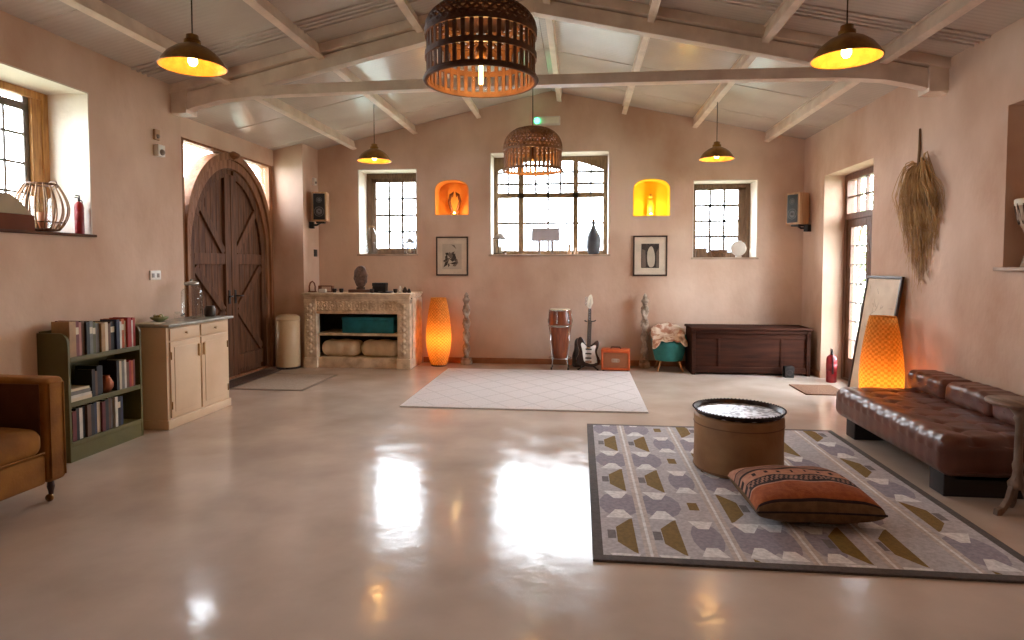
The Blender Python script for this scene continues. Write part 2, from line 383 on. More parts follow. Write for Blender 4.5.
def archhead(f):
    W_, H_ = wd, hg
    pts = [(W_ * i / 20, H_ - .25 + .22 * math.sin(PI * i / 20) ** .8) for i in range(21)]
    for i in range(20): f.prism([pts[i], pts[i + 1], (pts[i + 1][0], H_ - .01), (pts[i][0], H_ - .01)], 'y', .002, .068)
window('window_2', (WC[0] + .012, WY, WC[2] + .016), 0, wd, hg, .065, .07, bars, extra=archhead, fm=mk('olive_brown_oak', (138, 112, 78), .5, 0, (112, 88, 60), 6, .1, 25, (8, 8, 1)))
wd = W2[1] - W2[0] - .024; hg = W2[3] - W2[2] - .03
window('window_3', (W2[0] + .012, WY, W2[2] + .016), 0, wd, hg, .06, .07, grid(.10, wd - .17, .085, hg - .09, 3, 4) + [(wd - .17, wd - .055, .05, hg - .05, 0), (.055, .10, .05, hg - .05, 0), (.06, wd - .06, .055, .085, 0), (.06, wd - .06, hg - .09, hg - .055, 0)])
# left wall window; local x runs along -y of the room
wd = 4.84 - 3.25 - .024; hg = 2.95 - 1.745 - .03
bars = grid(.20, .72, .10, hg - .13, 3, 4, .018) + grid(.80, 1.47, .10, hg - .13, 3, 4, .018) + [(.055, .15, .04, hg - .04, 0), (.15, .20, .06, hg - .06, 1), (.72, .80, .04, hg - .04, 0), (.15, 1.5, .06, .10, 1), (.15, 1.5, hg - .17, hg - .12, 1)]
def bluehead(f): f.box(.06, wd - .06, -.02, .0, hg - .10, hg)
wl = window('window_4', (XL - .43, 4.84 - .012, 1.745 + .016), R(-90), wd, hg, .06, .07, [(a, b_, c_, d_, k) for a, b_, c_, d_, k in bars], fm=M_WGOLD)
wl.rotation_euler = (0, 0, R(-90)); wl.location = (XL - .43, 4.828, 1.761)
MB().box(.02, wd - .02, -.012, .0, hg - .16, hg - .10).build('head_rail', M_WFRAME, wl)

# ------------------------------------------------------------------ door_1: arched oak double door in the alcove (local x = room y, local y = out of the room)
def arch(cx, hw, zs, hh, n=32, e=.92):
    return [(cx - hw * sup(math.cos(PI * i / n), e), zs + hh * sup(math.sin(PI * i / n), e)) for i in range(n + 1)]
dy0, dy1 = 6.66, 8.87; DCX = 7.78 - dy0; DW = dy1 - dy0
f = MB()
f.box(0, .13, -.02, .12, 0, 2.985); f.box(DW - .10, DW, -.02, .12, 0, 2.985); f.box(.08, DW - .1, -.02, .12, 2.955, 2.985)
oa = arch(DCX, 1.0, 1.9, 1.075, 32, 1); ia = arch(DCX, .90, 1.6, 1.18, 32, 1)
oa = [(oa[0][0], 0)] + oa + [(oa[-1][0], 0)]; ia = [(ia[0][0], 0)] + ia + [(ia[-1][0], 0)]
ma = [((a[0] * .55 + b_[0] * .45), (a[1] * .55 + b_[1] * .45)) for a, b_ in zip(oa, ia)]
for i in range(len(oa) - 1):
    f.prism([oa[i], oa[i + 1], ma[i + 1], ma[i]], 'y', -.05, .12)
    f.prism([ma[i], ma[i + 1], ia[i + 1], ia[i]], 'y', -.02, .10)
f.box(0, DW, -.02, .14, 0, .03)
door1 = struct(f.build('door_1', M_WOODF, None, (XD - .04, dy0, 0), (0, 0, R(90)), bevel=.004))
# keystone ornament and fanlight panes
k = MB(); k.sphere((DCX, -.05, 2.95), .055, 0, 14); k.sphere((DCX, -.045, 2.95), .09, 0, 14, sz=.5); k.build('carved_boss', M_WOODF, door1)
for sg in (-1, 1):
    g = MB()
    side = [p for p in oa[1:-1] if (p[0] - DCX) * sg >= 0]
    side.sort(key=lambda p: abs(p[0] - DCX))
    ext = DCX + sg * 1.07 if sg < 0 else DW - .08
    ext = .12 if sg < 0 else DW - .09
    poly = [(DCX, 2.96)] + [(p[0], min(p[1], 2.96)) for p in side] + [(ext, 1.9), (ext, 2.96)]
    zmid = None
    for i in range(len(side) - 1):
        a_, b_ = side[i], side[i + 1]
        g.prism([a_, b_, (b_[0], 2.97), (a_[0], 2.97)], 'y', .04, .045)
    g.prism([(side[-1][0], 1.4), (ext, 1.4), (ext, 2.97), (side[-1][0], 2.97)], 'y', .04, .045)
    g.build('fanlight_pane', M_GLASS, door1)
def zarch(x):
    t = max(-1, min(1, (x - DCX) / .90)); return 1.6 + 1.18 * math.sqrt(max(0, 1 - t * t))
for sg in (-1, 1):
    L_ = MB(); npl = 7
    xin, xout = DCX + sg * .006, DCX + sg * .895
    for i in range(npl):
        a_ = xin + (xout - xin) * i / npl; b_ = xin + (xout - xin) * (i + 1) / npl - sg * .005
        m_ = (a_ + b_) / 2
        L_.prism([(a_, .03), (b_, .03), (b_, zarch(b_) - .004), (m_, zarch(m_) - .004), (a_, zarch(a_) - .004)], 'y', .045, .08)
    lf = L_.build('door_leaf', M_WOODD, door1, bevel=.003)
    q = MB()
    def bar(x0, z0, x1, z1, wdt, y0=.012, y1=.045):
        d = Vector((x1 - x0, z1 - z0)).normalized(); p_ = Vector((-d.y, d.x)) * wdt / 2
        q.prism([(x0 + p_.x, z0 + p_.y), (x1 + p_.x, z1 + p_.y), (x1 - p_.x, z1 - p_.y), (x0 - p_.x, z0 - p_.y)], 'y', y0, y1)
    q.box(min(xin, xin + sg * .13), max(xin, xin + sg * .13), .004, .045, .03, 2.70)        # meeting stile
    q.box(min(xout, xout - sg * .11), max(xout, xout - sg * .11), .008, .045, .03, 1.6)     # hanging stile
    aa = [p for p in arch(DCX, .894, 1.6, 1.17, 32, 1) if (p[0] - DCX) * sg > .02]; bb_ = [p for p in arch(DCX, .79, 1.6, 1.06, 32, 1) if (p[0] - DCX) * sg > .02]
    for i in range(min(len(aa), len(bb_)) - 1): q.prism([aa[i], aa[i + 1], bb_[i + 1], bb_[i]], 'y', .008, .045)
    for z0, z1 in ((1.52, 1.66), (.10, .30)):
        q.box(min(xin + sg * .13, xout - sg * .11), max(xin + sg * .13, xout - sg * .11), .010, .045, z0, z1)
    bar(xin + sg * .14, 1.68, xout - sg * .22, 2.28, .10)       # upper brace
    bar(xin + sg * .16, .92, xout - sg * .12, 1.48, .10)        # K braces below
    bar(xin + sg * .16, .92, xout - sg * .12, .33, .10)
    q.build('brace_frame', M_WOODD, lf, bevel=.004)
    h = MB(); hx = xin + sg * .065
    h.box(hx - .02, hx + .02, -.004, .004, 1.0, 1.18); h.tube([(hx, 0, 1.1), (hx, -.05, 1.1), (hx + sg * .10, -.055, 1.1)], .009, 8)
    h.build('handle', M_BLACK, lf)

# ------------------------------------------------------------------ door_2: glazed door in the right wall (local x = -room y)
d0y, d1y = 7.28, 8.66; DW2 = d1y - d0y
f = MB(); f.box(0, .07, 0, .1, 0, 2.69); f.box(DW2 - .07, DW2, 0, .1, 0, 2.69); f.box(.07, DW2 - .07, 0, .1, 2.61, 2.69); f.box(.07, DW2 - .07, 0, .1, 2.10, 2.18); f.box(.07, DW2 - .07, 0, .1, 0, .03)
M_REDOAK = mk('red_oak_door', (112, 72, 48), .5, 0, (88, 54, 36), 4, .1, 25, (8, 8, 1))
door2 = struct(f.build('door_2', M_REDOAK, None, (XR + .26, d1y, 0), (0, 0, R(-90)), bevel=.004))
g = MB()
for i in range(1, 5): g.box(.07 + (DW2 - .14) * i / 5 - .012, .07 + (DW2 - .14) * i / 5 + .012, .02, .06, 2.18, 2.61)
g.box(.07, DW2 - .07, .02, .06, 2.385, 2.405); g.build('transom_bar', M_REDOAK, door2)
MB().box(.05, DW2 - .05, .04, .045, 2.15, 2.63).build('transom_pane', M_GLASS, door2)
for k in range(2):
    xa = .072 + k * (DW2 - .14) / 2; xb = xa + (DW2 - .14) / 2 - .004
    q = MB(); q.box(xa, xa + .09, .02, .07, .03, 2.10); q.box(xb - .09, xb, .02, .07, .03, 2.10); q.box(xa + .09, xb - .09, .02, .07, .03, .30); q.box(xa + .09, xb - .09, .02, .07, 2.0, 2.10)
    lf = q.build('door_leaf', M_REDOAK, door2, bevel=.004)
    q = MB()
    for i in range(1, 3): q.box(xa + .09 + (xb - xa - .18) * i / 3 - .006, xa + .09 + (xb - xa - .18) * i / 3 + .006, .03, .05, .30, 2.0)
    for i in range(1, 7): q.box(xa + .09, xb - .09, .03, .05, .30 + 1.7 * i / 7 - .006, .30 + 1.7 * i / 7 + .006)
    q.build('glazing_bar', M_LEAD, lf); MB().box(xa + .07, xb - .07, .038, .042, .28, 2.02).build('pane', M_GLASS, lf)
# niche linings, lamp glow partly put into the plaster colour
M_NICHE1 = mk('amber_glow_plaster', (238, 176, 96), .8, 0, (228, 158, 76), 3, .2, 20)
M_NICHE2 = mk('yellow_glow_plaster', (246, 206, 70), .8, 0, (240, 196, 58), 3, .2, 20)
for nm, h, mt in (('trim_30', NL, M_NICHE1), ('trim_31', NR, M_NICHE2)):
    m = MB(); ap = arch_pts(h); pr_ = [(h[0], h[2])] + ap + [(h[1], h[2])]
    cx, cz = (h[0] + h[1]) / 2, (h[2] + h[3]) / 2
    inn = [(cx + (p[0] - cx) * .965, cz + (p[1] - cz) * .965) for p in pr_]
    for i in range(len(pr_)):
        j = (i + 1) % len(pr_); m.prism([pr_[i], pr_[j], inn[j], inn[i]], 'y', YB - .002, YB + .30)
    m.prism(pr_, 'y', YB + .28, YB + .31)
    struct(m.build(nm, mt))

# ------------------------------------------------------------------ outdoors, seen through the glass
M_GRASS = mk('rough_ground', (150, 158, 140), .9, 0, (120, 130, 108), 2, .3, 8)
struct(MB().box(-30, 30, -25, 45, -.3, -.14).build('ground', M_GRASS))
def outb(loc):
    t = thing('outbuilding', 'low grey outbuilding with a corrugated roof seen through the middle window', 'building', loc)
    MB().box(-4, 5.5, 0, 3.5, 0, 2.0).build('wall', mk('grey_render', (168, 170, 172), .9, 0, (150, 152, 156), 2), t)
    m = MB(); n_ = 60
    for i in range(n_):
        x0 = -4.2 + 9.9 * i / n_; x1 = x0 + 9.9 / n_ * .55
        m.prism([(-.2, 1.95), (1.75, 2.55), (1.75, 2.60), (-.2, 2.0)], 'x', x0, x1)
    m.prism([(-.2, 1.94), (1.75, 2.54), (3.7, 1.94), (3.7, 1.9), (-.2, 1.9)], 'x', -4.2, 5.7)
    m.build('roof', mk('pale_tin_roof', (176, 182, 190), .6, .2, (160, 166, 176), 3), t)
outb((-.5, 15.5, -.14))
def bush(loc, hh, rr, label, seed):
    rg = random.Random(seed); t = thing('bush', label, 'bush', loc)
    m = MB(); m.tube([(0, 0, 0), (.05, .02, hh * .5), (0, .05, hh * .8)], [.06, .04, .015], 7)
    for i in range(7): a = i * .9; m.tube([(0, 0, hh * .3), (rr * .6 * math.cos(a), rr * .6 * math.sin(a), hh * (.5 + .05 * i))], [.025, .008], 5)
    m.build('trunk', M_WOODD, t)
    m = MB()
    for i in range(2600):
        d = Vector((rg.gauss(0, 1), rg.gauss(0, 1), rg.gauss(0, 1))).normalized() * rg.random() ** .4
        p = Vector((d.x * rr, d.y * rr, hh * .6 + d.z * hh * .4))
        a = Vector((rg.gauss(0, 1), rg.gauss(0, 1), rg.gauss(0, .6))).normalized(); b_ = a.orthogonal().normalized(); s_ = rg.uniform(.05, .10)
        m.add([p, p + a * s_ + b_ * s_ * .4, p + a * 2 * s_, p + a * s_ - b_ * s_ * .4], [(0, 1, 2, 3)])
    m.build('foliage', mk('green_leaf', (120, 150, 80), .6, 0, (84, 118, 52), 3), t, fix=False)
bush((5.4, 13.0, -.14), 3.9, 1.5, 'green leafy bush seen outside through the glazed side door', 4)
bush((5.75, 9.6, -.14), 3.6, 1.35, 'added light-blocking shrub outside closest to the glazed side door', 8)  # added to block sky light coming in at the side door
#OBJECTS
# ------------------------------------------------------------------ dome pendants
DP = [(-1.5, 0.0)]
def dome_pendant():
    t = thing('dome_pendant', '', 'pendant lamp', (0, 0, 0))
    prof = [(.208, 0), (.190, .034), (.156, .080), (.108, .118), (.058, .142), (.045, .150)]
    m = MB(); m.lathe(prof, 40, 0, caps=False); m.ring(.208, .005, (0, 0, 0), 40, 6)
    m.build('lamp_shade', M_BRASS, t)
    m = MB(); m.lathe([(r - .004, z - .002) for r, z in prof], 40, 0, caps=False); m.build('shade_lining', M_GOLDIN, t)
    m = MB(); m.lathe([(.001, .146), (.050, .146), (.052, .152), (.052, .172), (.040, .176), (.038, .205), (.012, .215), (.001, .215)], 20); m.build('cap', M_BRASS, t)
    m = MB(); m.lathe([(.001, .085), (.020, .088), (.022, .13), (.001, .135)], 14); sk = m.build('bulb_holder', M_COPPER, t)
    m = MB(); m.lathe([(.001, .004), (.018, .008), (.030, .028), (.030, .048), (.016, .078), (.012, .09)], 16); m.build('bulb', M_BULB, t)
    return t
dp = dome_pendant()
RIM = 2.82
for i, (x, y, lab) in enumerate([(-2.56, 3.92, 'gilt-lined dome pendant lamp hanging at the upper left near the left window'), (1.68, 4.22, 'gilt-lined dome pendant lamp hanging large at the upper right near the right wall'),
                              (-2.575, 7.62, 'small far dome pendant lamp hanging over the left small window'), (1.67, 7.95, 'small far dome pendant lamp hanging over the right small window')]):
    o = dp if i == 0 else copy_tree(dp)
    tag(o, lab, 'pendant lamp', 'gilt dome pendants on the purlins'); o.location = (x, y, RIM)
    top = roof(x) - .137
    MB().tube([(0, 0, .21), (0, 0, top - RIM)], .0045, 6).build('cord', M_CORD, o)
    lamp_light('dome_pendant_light', (0, 0, -.02), PW_DOME, (1, .56, .2), .03, o)
# ------------------------------------------------------------------ slatted bamboo pendants
def basket(name, lab, loc, dia, hh, domeh, rows, nsl, top, mt):
    t = thing(name, lab, 'pendant lamp', loc, 0, 'slatted bamboo pendants'); r = dia / 2
    m = MB()
    for k in range(rows + 1):
        z = hh * k / rows
        m.lathe([(r - .004, z - .012), (r + .006, z - .012), (r + .006, z + .012), (r - .004, z + .012), (r - .004, z - .012)], 48, 0, False, caps=False)
    m.ring(r + .004, .010, (0, 0, -.004), 56, 6)
    m.build('hoop', mt, t)
    m = MB()
    for i in range(nsl):
        a = 2 * PI * i / nsl; M_ = Matrix.Rotation(a, 4, 'Z')
        m.box(r - .007, r - .001, -r * .036, r * .036, 0, hh, 0, M_)
    m.build('slat', mt, t)
    # woven crown: crossing spirals over a dome, with a close-woven top
    m = MB(); P = lambda f, a: ((r * math.cos(f * PI / 2) ** .8 + .03 * f) * math.cos(a), (r * math.cos(f * PI / 2) ** .8 + .03 * f) * math.sin(a), hh + domeh * math.sin(f * PI / 2))
    for sg in (-1, 1):
        for i in range(40):
            a0 = 2 * PI * i / 40
            m.tube([P(f / 10, a0 + sg * f / 10 * 1.1) for f in range(10)], [.0075 - .0004 * f for f in range(10)], 4)
    for f in (.1, .25, .4, .55, .7, .85): m.ring(math.hypot(*P(f, 0)[:2]), .006, (0, 0, P(f, 0)[2]), 40, 5)
    m.lathe([(math.hypot(*P(f, 0)[:2]) + .003, P(f, 0)[2]) for f in (.45, .6, .75, .88, .96)] + [(.02, hh + domeh + .005)], 30)
    m.build('woven_crown', mt, t)
    m = MB(); m.lathe([(.001, hh * .5), (.022, hh * .5), (.024, hh * .72), (.012, hh * .78), (.008, hh + domeh), (.001, hh + domeh)], 14); m.build('bulb_holder', M_COPPER, t)
    m = MB(); m.lathe([(.001, hh * .5 - .14), (.026, hh * .5 - .125), (.040, hh * .5 - .09), (.036, hh * .5 - .05), (.018, hh * .5 - .01), (.014, hh * .5)], 18); m.build('bulb', M_GLASSJ, t)
    m = MB(); m.tube([(0, 0, hh * .5 - .11), (0, 0, hh * .5 - .03)], .008, 8); m.build('filament', M_BULB, t)
    MB().tube([(0, 0, hh + domeh - .005), (0, 0, top - loc[2])], .005, 6).build('cord', M_CORD, t)
    lamp_light('basket_light', (0, 0, hh * .5 - .07), PW_BASK, (1, .50, .16), .03, t)
    return t
basket('bamboo_pendant', 'large dark slatted bamboo pendant lamp hanging nearest the camera at top centre', (-.425, 2.66, 2.295), .465, .185, .13, 2, 40, roof(-.41), M_BAMBOO)
basket('bamboo_pendant', 'smaller slatted bamboo pendant lamp hanging before the middle window', (-.455, 5.97, 2.415), .555, .185, .215, 1, 40, 3.20, M_BAMBOOM)
# ------------------------------------------------------------------ woven floor lamps
M_RATTAN = translucent('woven_rattan_skin', (248, 188, 104), .55); M_RATTAN2 = translucent('woven_rattan_under', (226, 152, 76), .52)
def rattan(lab, loc, seed):
    t = thing('woven_floor_lamp', lab, 'floor lamp', loc, seed, 'woven floor lamps')
    rows = 42; prof = []
    for k in range(rows + 1):
        f = k / rows; z = .02 + f * 1.0
        r = .105 + .088 * math.sin(PI * min(1, (f * .92 + .10))) ** .9
        r = .185 - .075 * max(0, (f - .42) / .58) ** 1.7 if f > .42 else .112 + .073 * math.sin(PI / 2 * f / .42) ** .8
        prof.append((r, z))
    m = MB(); m.lathe(prof, 120, 0, True, fn=lambda a, k, r, z: .007 * math.sin(a * 20 + PI * k), caps=False)
    m.ring(prof[-1][0], .006, (0, 0, prof[-1][1]), 40, 6)
    nf = 120
    for q in range(len(m.m)):
        if q < rows * nf and ((q + (q // nf % 2) * 3) % nf // 3) % 2: m.m[q] = 1
    m.build('lamp_shade', [M_RATTAN, M_RATTAN2], t)
    m = MB(); m.lathe([(.001, 0), (.115, 0), (.115, .02), (.03, .026), (.012, .03), (.012, .34), (.001, .34)], 28); m.build('base', M_BAMBOO, t)
    m = MB(); m.sphere((0, 0, .385), .045, 0, 14); m.build('bulb', M_BULB2, t)
    lamp_light('floor_lamp_light', (0, 0, .40), PW_RAT, (1, .52, .14), .05, t)
M_BULB2 = emit('amber_bulb', (1, .5, .12), 12)
rattan('glowing woven floor lamp standing beside the carved fireplace', (-2.11, 9.12, 0), .3)
rattan('glowing woven floor lamp standing between the leather daybed and the side door', (2.86, 6.22, 0), 1.1)
# ------------------------------------------------------------------ twisted posts
M_CARVE = mk('weathered_carved_wood', (186, 168, 150), .7, 0, (130, 110, 94), 14, .4, 40)
def twisted(lab, loc):
    t = thing('twisted_column', lab, 'carved column', loc, 0, 'twisted columns on the back wall')
    m = MB(); m.rbox(-.078, .078, -.078, .078, 0, .06, .008); m.rbox(-.07, .07, -.07, .07, .06, .10, .01); m.build('plinth', M_CARVE, t)
    m = MB(); prof = [(.048, .10)] + [(.043, .12 + .82 * i / 60) for i in range(61)] + [(.048, .96)]
    m.lathe(prof, 32, fn=lambda a, k, r, z: .017 * math.sin(2 * a + z * 32) + .004 * math.sin(6 * a - z * 60)); m.build('shaft', M_CARVE, t)
    m = MB(); m.lathe([(.045, .96), (.056, .975), (.056, .995), (.042, 1.01), (.03, 1.03), (.036, 1.05), (.018, 1.085), (.001, 1.10)], 20); m.build('finial', M_CARVE, t)
twisted('carved twisted wooden column standing beside the left woven lamp', (-1.72, 9.30, 0))
twisted('carved twisted wooden column standing between the orange amplifier and the teal chair', (.955, 9.30, 0))
# ------------------------------------------------------------------ rugs and mats
M_RUGW = mk('cream_wool', (226, 218, 216), .95, 0, (210, 200, 198), 60, .3, 200)
M_RUGL = mk('rug_cream_line', (206, 196, 192), .95, 0, (190, 180, 178), 60, .2, 200)
def patch(m, poly, z, mi): m.add([(x, y, z) for x, y in poly], [tuple(range(len(poly)))], mi)
m = MB(); m.rbox(-1.90, .70, 6.36, 8.80, 0, .016, .006)
st = .30
def clipseg(x0, y0, x1, y1, bx0, bx1, by0, by1):
    d = [x1 - x0, y1 - y0]; t0, t1 = 0, 1
    for p, q in ((-d[0], x0 - bx0), (d[0], bx1 - x0), (-d[1], y0 - by0), (d[1], by1 - y0)):
        if abs(p) < 1e-9:
            if q < 0: return None
        else:
            t = q / p
            if p < 0: t0 = max(t0, t)
            else: t1 = min(t1, t)
    return None if t0 >= t1 else (x0 + d[0] * t0, y0 + d[1] * t0, x0 + d[0] * t1, y0 + d[1] * t1)
for k in range(-8, 16):
    for sg in (-1, 1):
        xa = -1.9 + k * .4
        c_ = clipseg(xa, 6.36, xa + sg * 2.44 * .8, 8.8, -1.86, .66, 6.4, 8.76)
        if c_:
            d = Vector((c_[2] - c_[0], c_[3] - c_[1])).normalized(); pn = Vector((-d.y, d.x)) * .010
            patch(m, [(c_[0] + pn.x, c_[1] + pn.y), (c_[0] - pn.x, c_[1] - pn.y), (c_[2] - pn.x, c_[3] - pn.y), (c_[2] + pn.x, c_[3] + pn.y)], .0164, 1)
o = m.build('rug', [M_RUGW, M_RUGL], fix=False); tag(o, 'plain cream rug with a faint diamond lattice lying before the back wall', 'rug', 'rugs')
# patterned kilim
KC = [mk('kilim_' + n_, c_, .95, 0, tuple(int(q * .88) for q in c_), 45, .35, 180) for n_, c_ in (('edge', (104, 96, 94)), ('field', (206, 202, 206)), ('lavender', (166, 160, 173)), ('white', (250, 249, 250)), ('gold', (142, 114, 58)), ('stripe', (216, 206, 202)), ('grey', (132, 126, 128)))]
RX0, RX1, RY0, RY1 = .072, 2.27, 3.11, 5.84
m = MB(); m.rbox(RX0, RX1, RY0, RY1, 0, .014, .005)
ix0, ix1, iy0, iy1 = RX0 + .055, RX1 - .055, RY0 + .055, RY1 - .055
def clip(poly):
    for ax, lim, sg in ((0, ix0, 1), (0, ix1, -1), (1, iy0, 1), (1, iy1, -1)):
        out = []
        for i in range(len(poly)):
            a, b_ = poly[i], poly[(i + 1) % len(poly)]
            ia, ib = (a[ax] - lim) * sg >= 0, (b_[ax] - lim) * sg >= 0
            if ia: out.append(a)
            if ia != ib:
                t_ = (lim - a[ax]) / (b_[ax] - a[ax]); out.append((a[0] + (b_[0] - a[0]) * t_, a[1] + (b_[1] - a[1]) * t_))
        poly = out
        if not poly: return None
    return poly
KZ = [0]
def kp(poly, mi, z):
    q = clip(poly)
    if q and len(q) > 2: patch(m, q, .0142 + z * .00022 + KZ[0] * .00003, mi)
kp([(ix0, iy0), (ix1, iy0), (ix1, iy1), (ix0, iy1)], 1, 0)
def octo(cx, cy, a, b_): return [(cx + a * math.cos(PI * (i + .5) / 6), cy + b_ * math.sin(PI * (i + .5) / 6)) for i in range(12)]
colsA = [(.31, 0), (.56, 0), (1.46, 0), (1.72, 0)]; colsB = [(.88, 1), (2.0, 1), (1.09, 2), (1.31, 2), (.70, 2)]
KZ = [0]
for r_ in range(-1, 4):
    ya = 3.42 + .895 * r_; yb = ya + .4475
    for x, kk in colsA:
        KZ[0] = (KZ[0] + 1) % 7
        kp(octo(x - .06, yb, .125, .20), 2, 1)
        for s_ in (-1, 1):
            kp([(x - .15, ya + s_ * .23), (x + .01, ya + s_ * .23), (x - .04, ya + s_ * .355), (x - .09, ya + s_ * .355)], 3, 2)
        kp([(x, ya - .225), (x, ya + .225), (x - .02, ya + .21), (x - .10, ya + .095), (x - .10, ya - .095), (x - .02, ya - .21)], 4, 3)
        kp([(x - .105, ya - .055), (x - .105, ya + .055), (x - .15, ya + .055), (x - .15, ya - .055)], 6, 3)
    for x, kk in colsB:
        KZ[0] = (KZ[0] + 1) % 7
        if kk == 1:
            kp(octo(x + .06, ya, .125, .20), 2, 1)
            for s_ in (-1, 1): kp([(x - .01, yb + s_ * .23), (x + .15, yb + s_ * .23), (x + .09, yb + s_ * .355), (x + .04, yb + s_ * .355)], 3, 2)
            kp([(x, yb - .225), (x, yb + .225), (x + .02, yb + .21), (x + .10, yb + .095), (x + .10, yb - .095), (x + .02, yb - .21)], 4, 3)
            kp([(x + .105, yb - .055), (x + .105, yb + .055), (x + .15, yb + .055), (x + .15, yb - .055)], 6, 3)
        else:
            kp(octo(x, ya, .085, .20), 2, 1)
            for s_ in (-1, 1): kp([(x - .07, yb + s_ * .225), (x + .07, yb + s_ * .225), (x + .03, yb + s_ * .33), (x - .03, yb + s_ * .33)], 3, 2)
            kp([(x - .03, yb - .06), (x + .03, yb - .06), (x + .03, yb + .06), (x - .03, yb + .06)], 4 if x < 1.1 else 6, 3)
for x in (.375, .815, 1.20, 1.555, 1.935):
    kp([(x - .032, iy0), (x + .032, iy0), (x + .032, iy1), (x - .032, iy1)], 5, 4)
    kp([(x - .008, iy0), (x + .008, iy0), (x + .008, iy1), (x - .008, iy1)], 3, 5)
o = m.build('rug', KC, fix=False); tag(o, 'large grey geometric rug with ochre motifs and a dark border', 'rug', 'rugs')
M_MATP = mk('pale_mat', (182, 166, 150), .95, 0, (166, 150, 134), 50, .3, 150)
m = MB(); m.rbox(-4.24, -3.30, 7.06, 8.16, 0, .008, .003); m.rbox(-4.20, -3.34, 7.10, 8.12, .0075, .010, .001, 1)
tag(m.build('floor_mat', [mk('mat_edge', (140, 124, 110), .95), M_MATP]), 'thin pale mat on the concrete in front of the arched door', 'mat')
m = MB(); m.rbox(-4.52, -4.26, 6.72, 8.44, 0, .012, .004)
tag(m.build('doormat', mk('dark_coir', (84, 58, 44), .95, 0, (62, 42, 32), 60, .5, 150)), 'dark brown doormat along the sill of the arched door', 'mat')
m = MB(); m.rbox(2.62, 3.12, 7.48, 8.08, 0, .014, .004)
tag(m.build('doormat', mk('brown_coir', (132, 92, 66), .95, 0, (104, 70, 50), 60, .5, 150)), 'brown doormat beside the glazed side door', 'mat')
# ------------------------------------------------------------------ drum table, tray, cushion
t = thing('drum_table', 'round tan hide drum used as a low table on the grey rug', 'table', (1.16, 4.66, .0156))
M_HIDE = mk('tan_hide', (158, 118, 76), .6, 0, (128, 90, 54), 3, .15, 40)
m = MB(); m.lathe([(.290, 0), (.310, .01), (.314, .03), (.310, .20), (.314, .385), (.308, .405)], 56); m.build('body', M_HIDE, t)
m = MB(); m.ring(.313, .005, (0, 0, .022), 56, 6); m.ring(.313, .004, (0, 0, .34), 56, 6); m.build('band', mk('dark_band', (110, 74, 44), .7), t)
t = thing('metal_tray', 'dark round metal tray with a raised pierced rim resting on the drum table', 'tray', (1.16, 4.66, .0156 + .4055))
M_TRAY = mk('tray_bottom', (216, 214, 220), .3, .25, (110, 106, 112), 26, .3, 26, contrast=(.45, .55))
m = MB(); m.lathe([(.001, .0), (.28, .0), (.30, .006), (.30, .012), (.28, .010), (.001, .010)], 56); m.build('plate', M_TRAY, t)
m = MB(); m.lathe([(.298, .004), (.318, .032), (.324, .036), (.320, .040), (.312, .036), (.292, .010)], 56, fn=lambda a, k, r, z: .002 * math.sin(a * 36), caps=False)
for k in range(72):
    a = 2 * PI * k / 72; m.sphere((.319 * math.cos(a), .319 * math.sin(a), .039), .007, 0, 6)
m.build('rim', mk('dark_pewter', (58, 48, 46), .4, .7, (40, 32, 32), 20), t)
# kilim floor cushion
def pillow(t, L, W_, H_, mats, bandfn, nx=64, ny=48):
    m = MB(); V = []; F = []; mi_ = []
    for s_ in (1, -1):
        n0 = len(V)
        for j in range(ny + 1):
            for i in range(nx + 1):
                u = -1 + 2 * i / nx; v = -1 + 2 * j / ny
                th = max(0, (1 - abs(u) ** 2.6)) ** .36 * max(0, (1 - abs(v) ** 2.6)) ** .33
                px = L / 2 * u * (1 - .05 * (1 - v * v) * abs(u)); py = W_ / 2 * v * (1 - .06 * (1 - u * u) * abs(v))
                zz = H_ / 2 * th * s_ if s_ > 0 else -H_ / 2 * th * .87
                zz += .004 * math.sin(u * 9 + v * 5) * th
                V.append((px, py, zz))
        for j in range(ny):
            for i in range(nx):
                a = n0 + j * (nx + 1) + i; q = (a, a + 1, a + nx + 2, a + nx + 1)
                F.append(q if s_ > 0 else tuple(reversed(q))); mi_.append(bandfn(-1 + 2 * (j + .5) / ny, s_, -1 + 2 * (i + .5) / nx))
    m.add(V, F, 0, True); m.m = mi_
    return m
t = thing('floor_cushion', 'plump striped kilim cushion in orange and brown lying on the grey rug', 'cushion', (1.33, 3.86, .1235), R(2))
PC = [mk('kilim_rust', (168, 92, 48), .95, 0, (146, 74, 36), 30, .3, 120), mk('kilim_taupe', (160, 118, 100), .95, 0, (136, 98, 84), 30, .3, 120), mk('kilim_dark', (52, 36, 36), .95, 0, (40, 28, 28), 30, .3, 120), mk('kilim_olive', (122, 92, 62), .95, 0, (102, 76, 50), 30, .3, 120), mk('kilim_pink', (194, 142, 116), .95, 0, (172, 120, 98), 30, .3, 120)]
def band(v, s_, u):
    if s_ < 0 or v < -.945: return 3
    if v < -.90: return 2
    if v < -.42: return 0
    if v < -.36: return 4
    if v < -.30: return 2
    if v < -.10: return 2 if int((u * 1.0 + v * 1.6) * 24) % 2 else 1
    if v < -.04: return 2
    if v < .30: return 2 if (abs(v - .14) < .07 and abs((u * 4.5) % 1 - .5) < .12) else 4
    if v < .36: return 2
    if v < .58: return 1
    if v < .64: return 2
    return 4
m = pillow(t, .70, .62, .25, PC, band); m.build('cover', PC, t, fix=False)
m = MB(); e = []
for i in range(65): u = -1 + 2 * i / 64; e.append((.35 * u, -.31 * (1 - .06 * (1 - u * u)), 0))
m.tube(e, .006, 6); m.build('piping', PC[2], t)
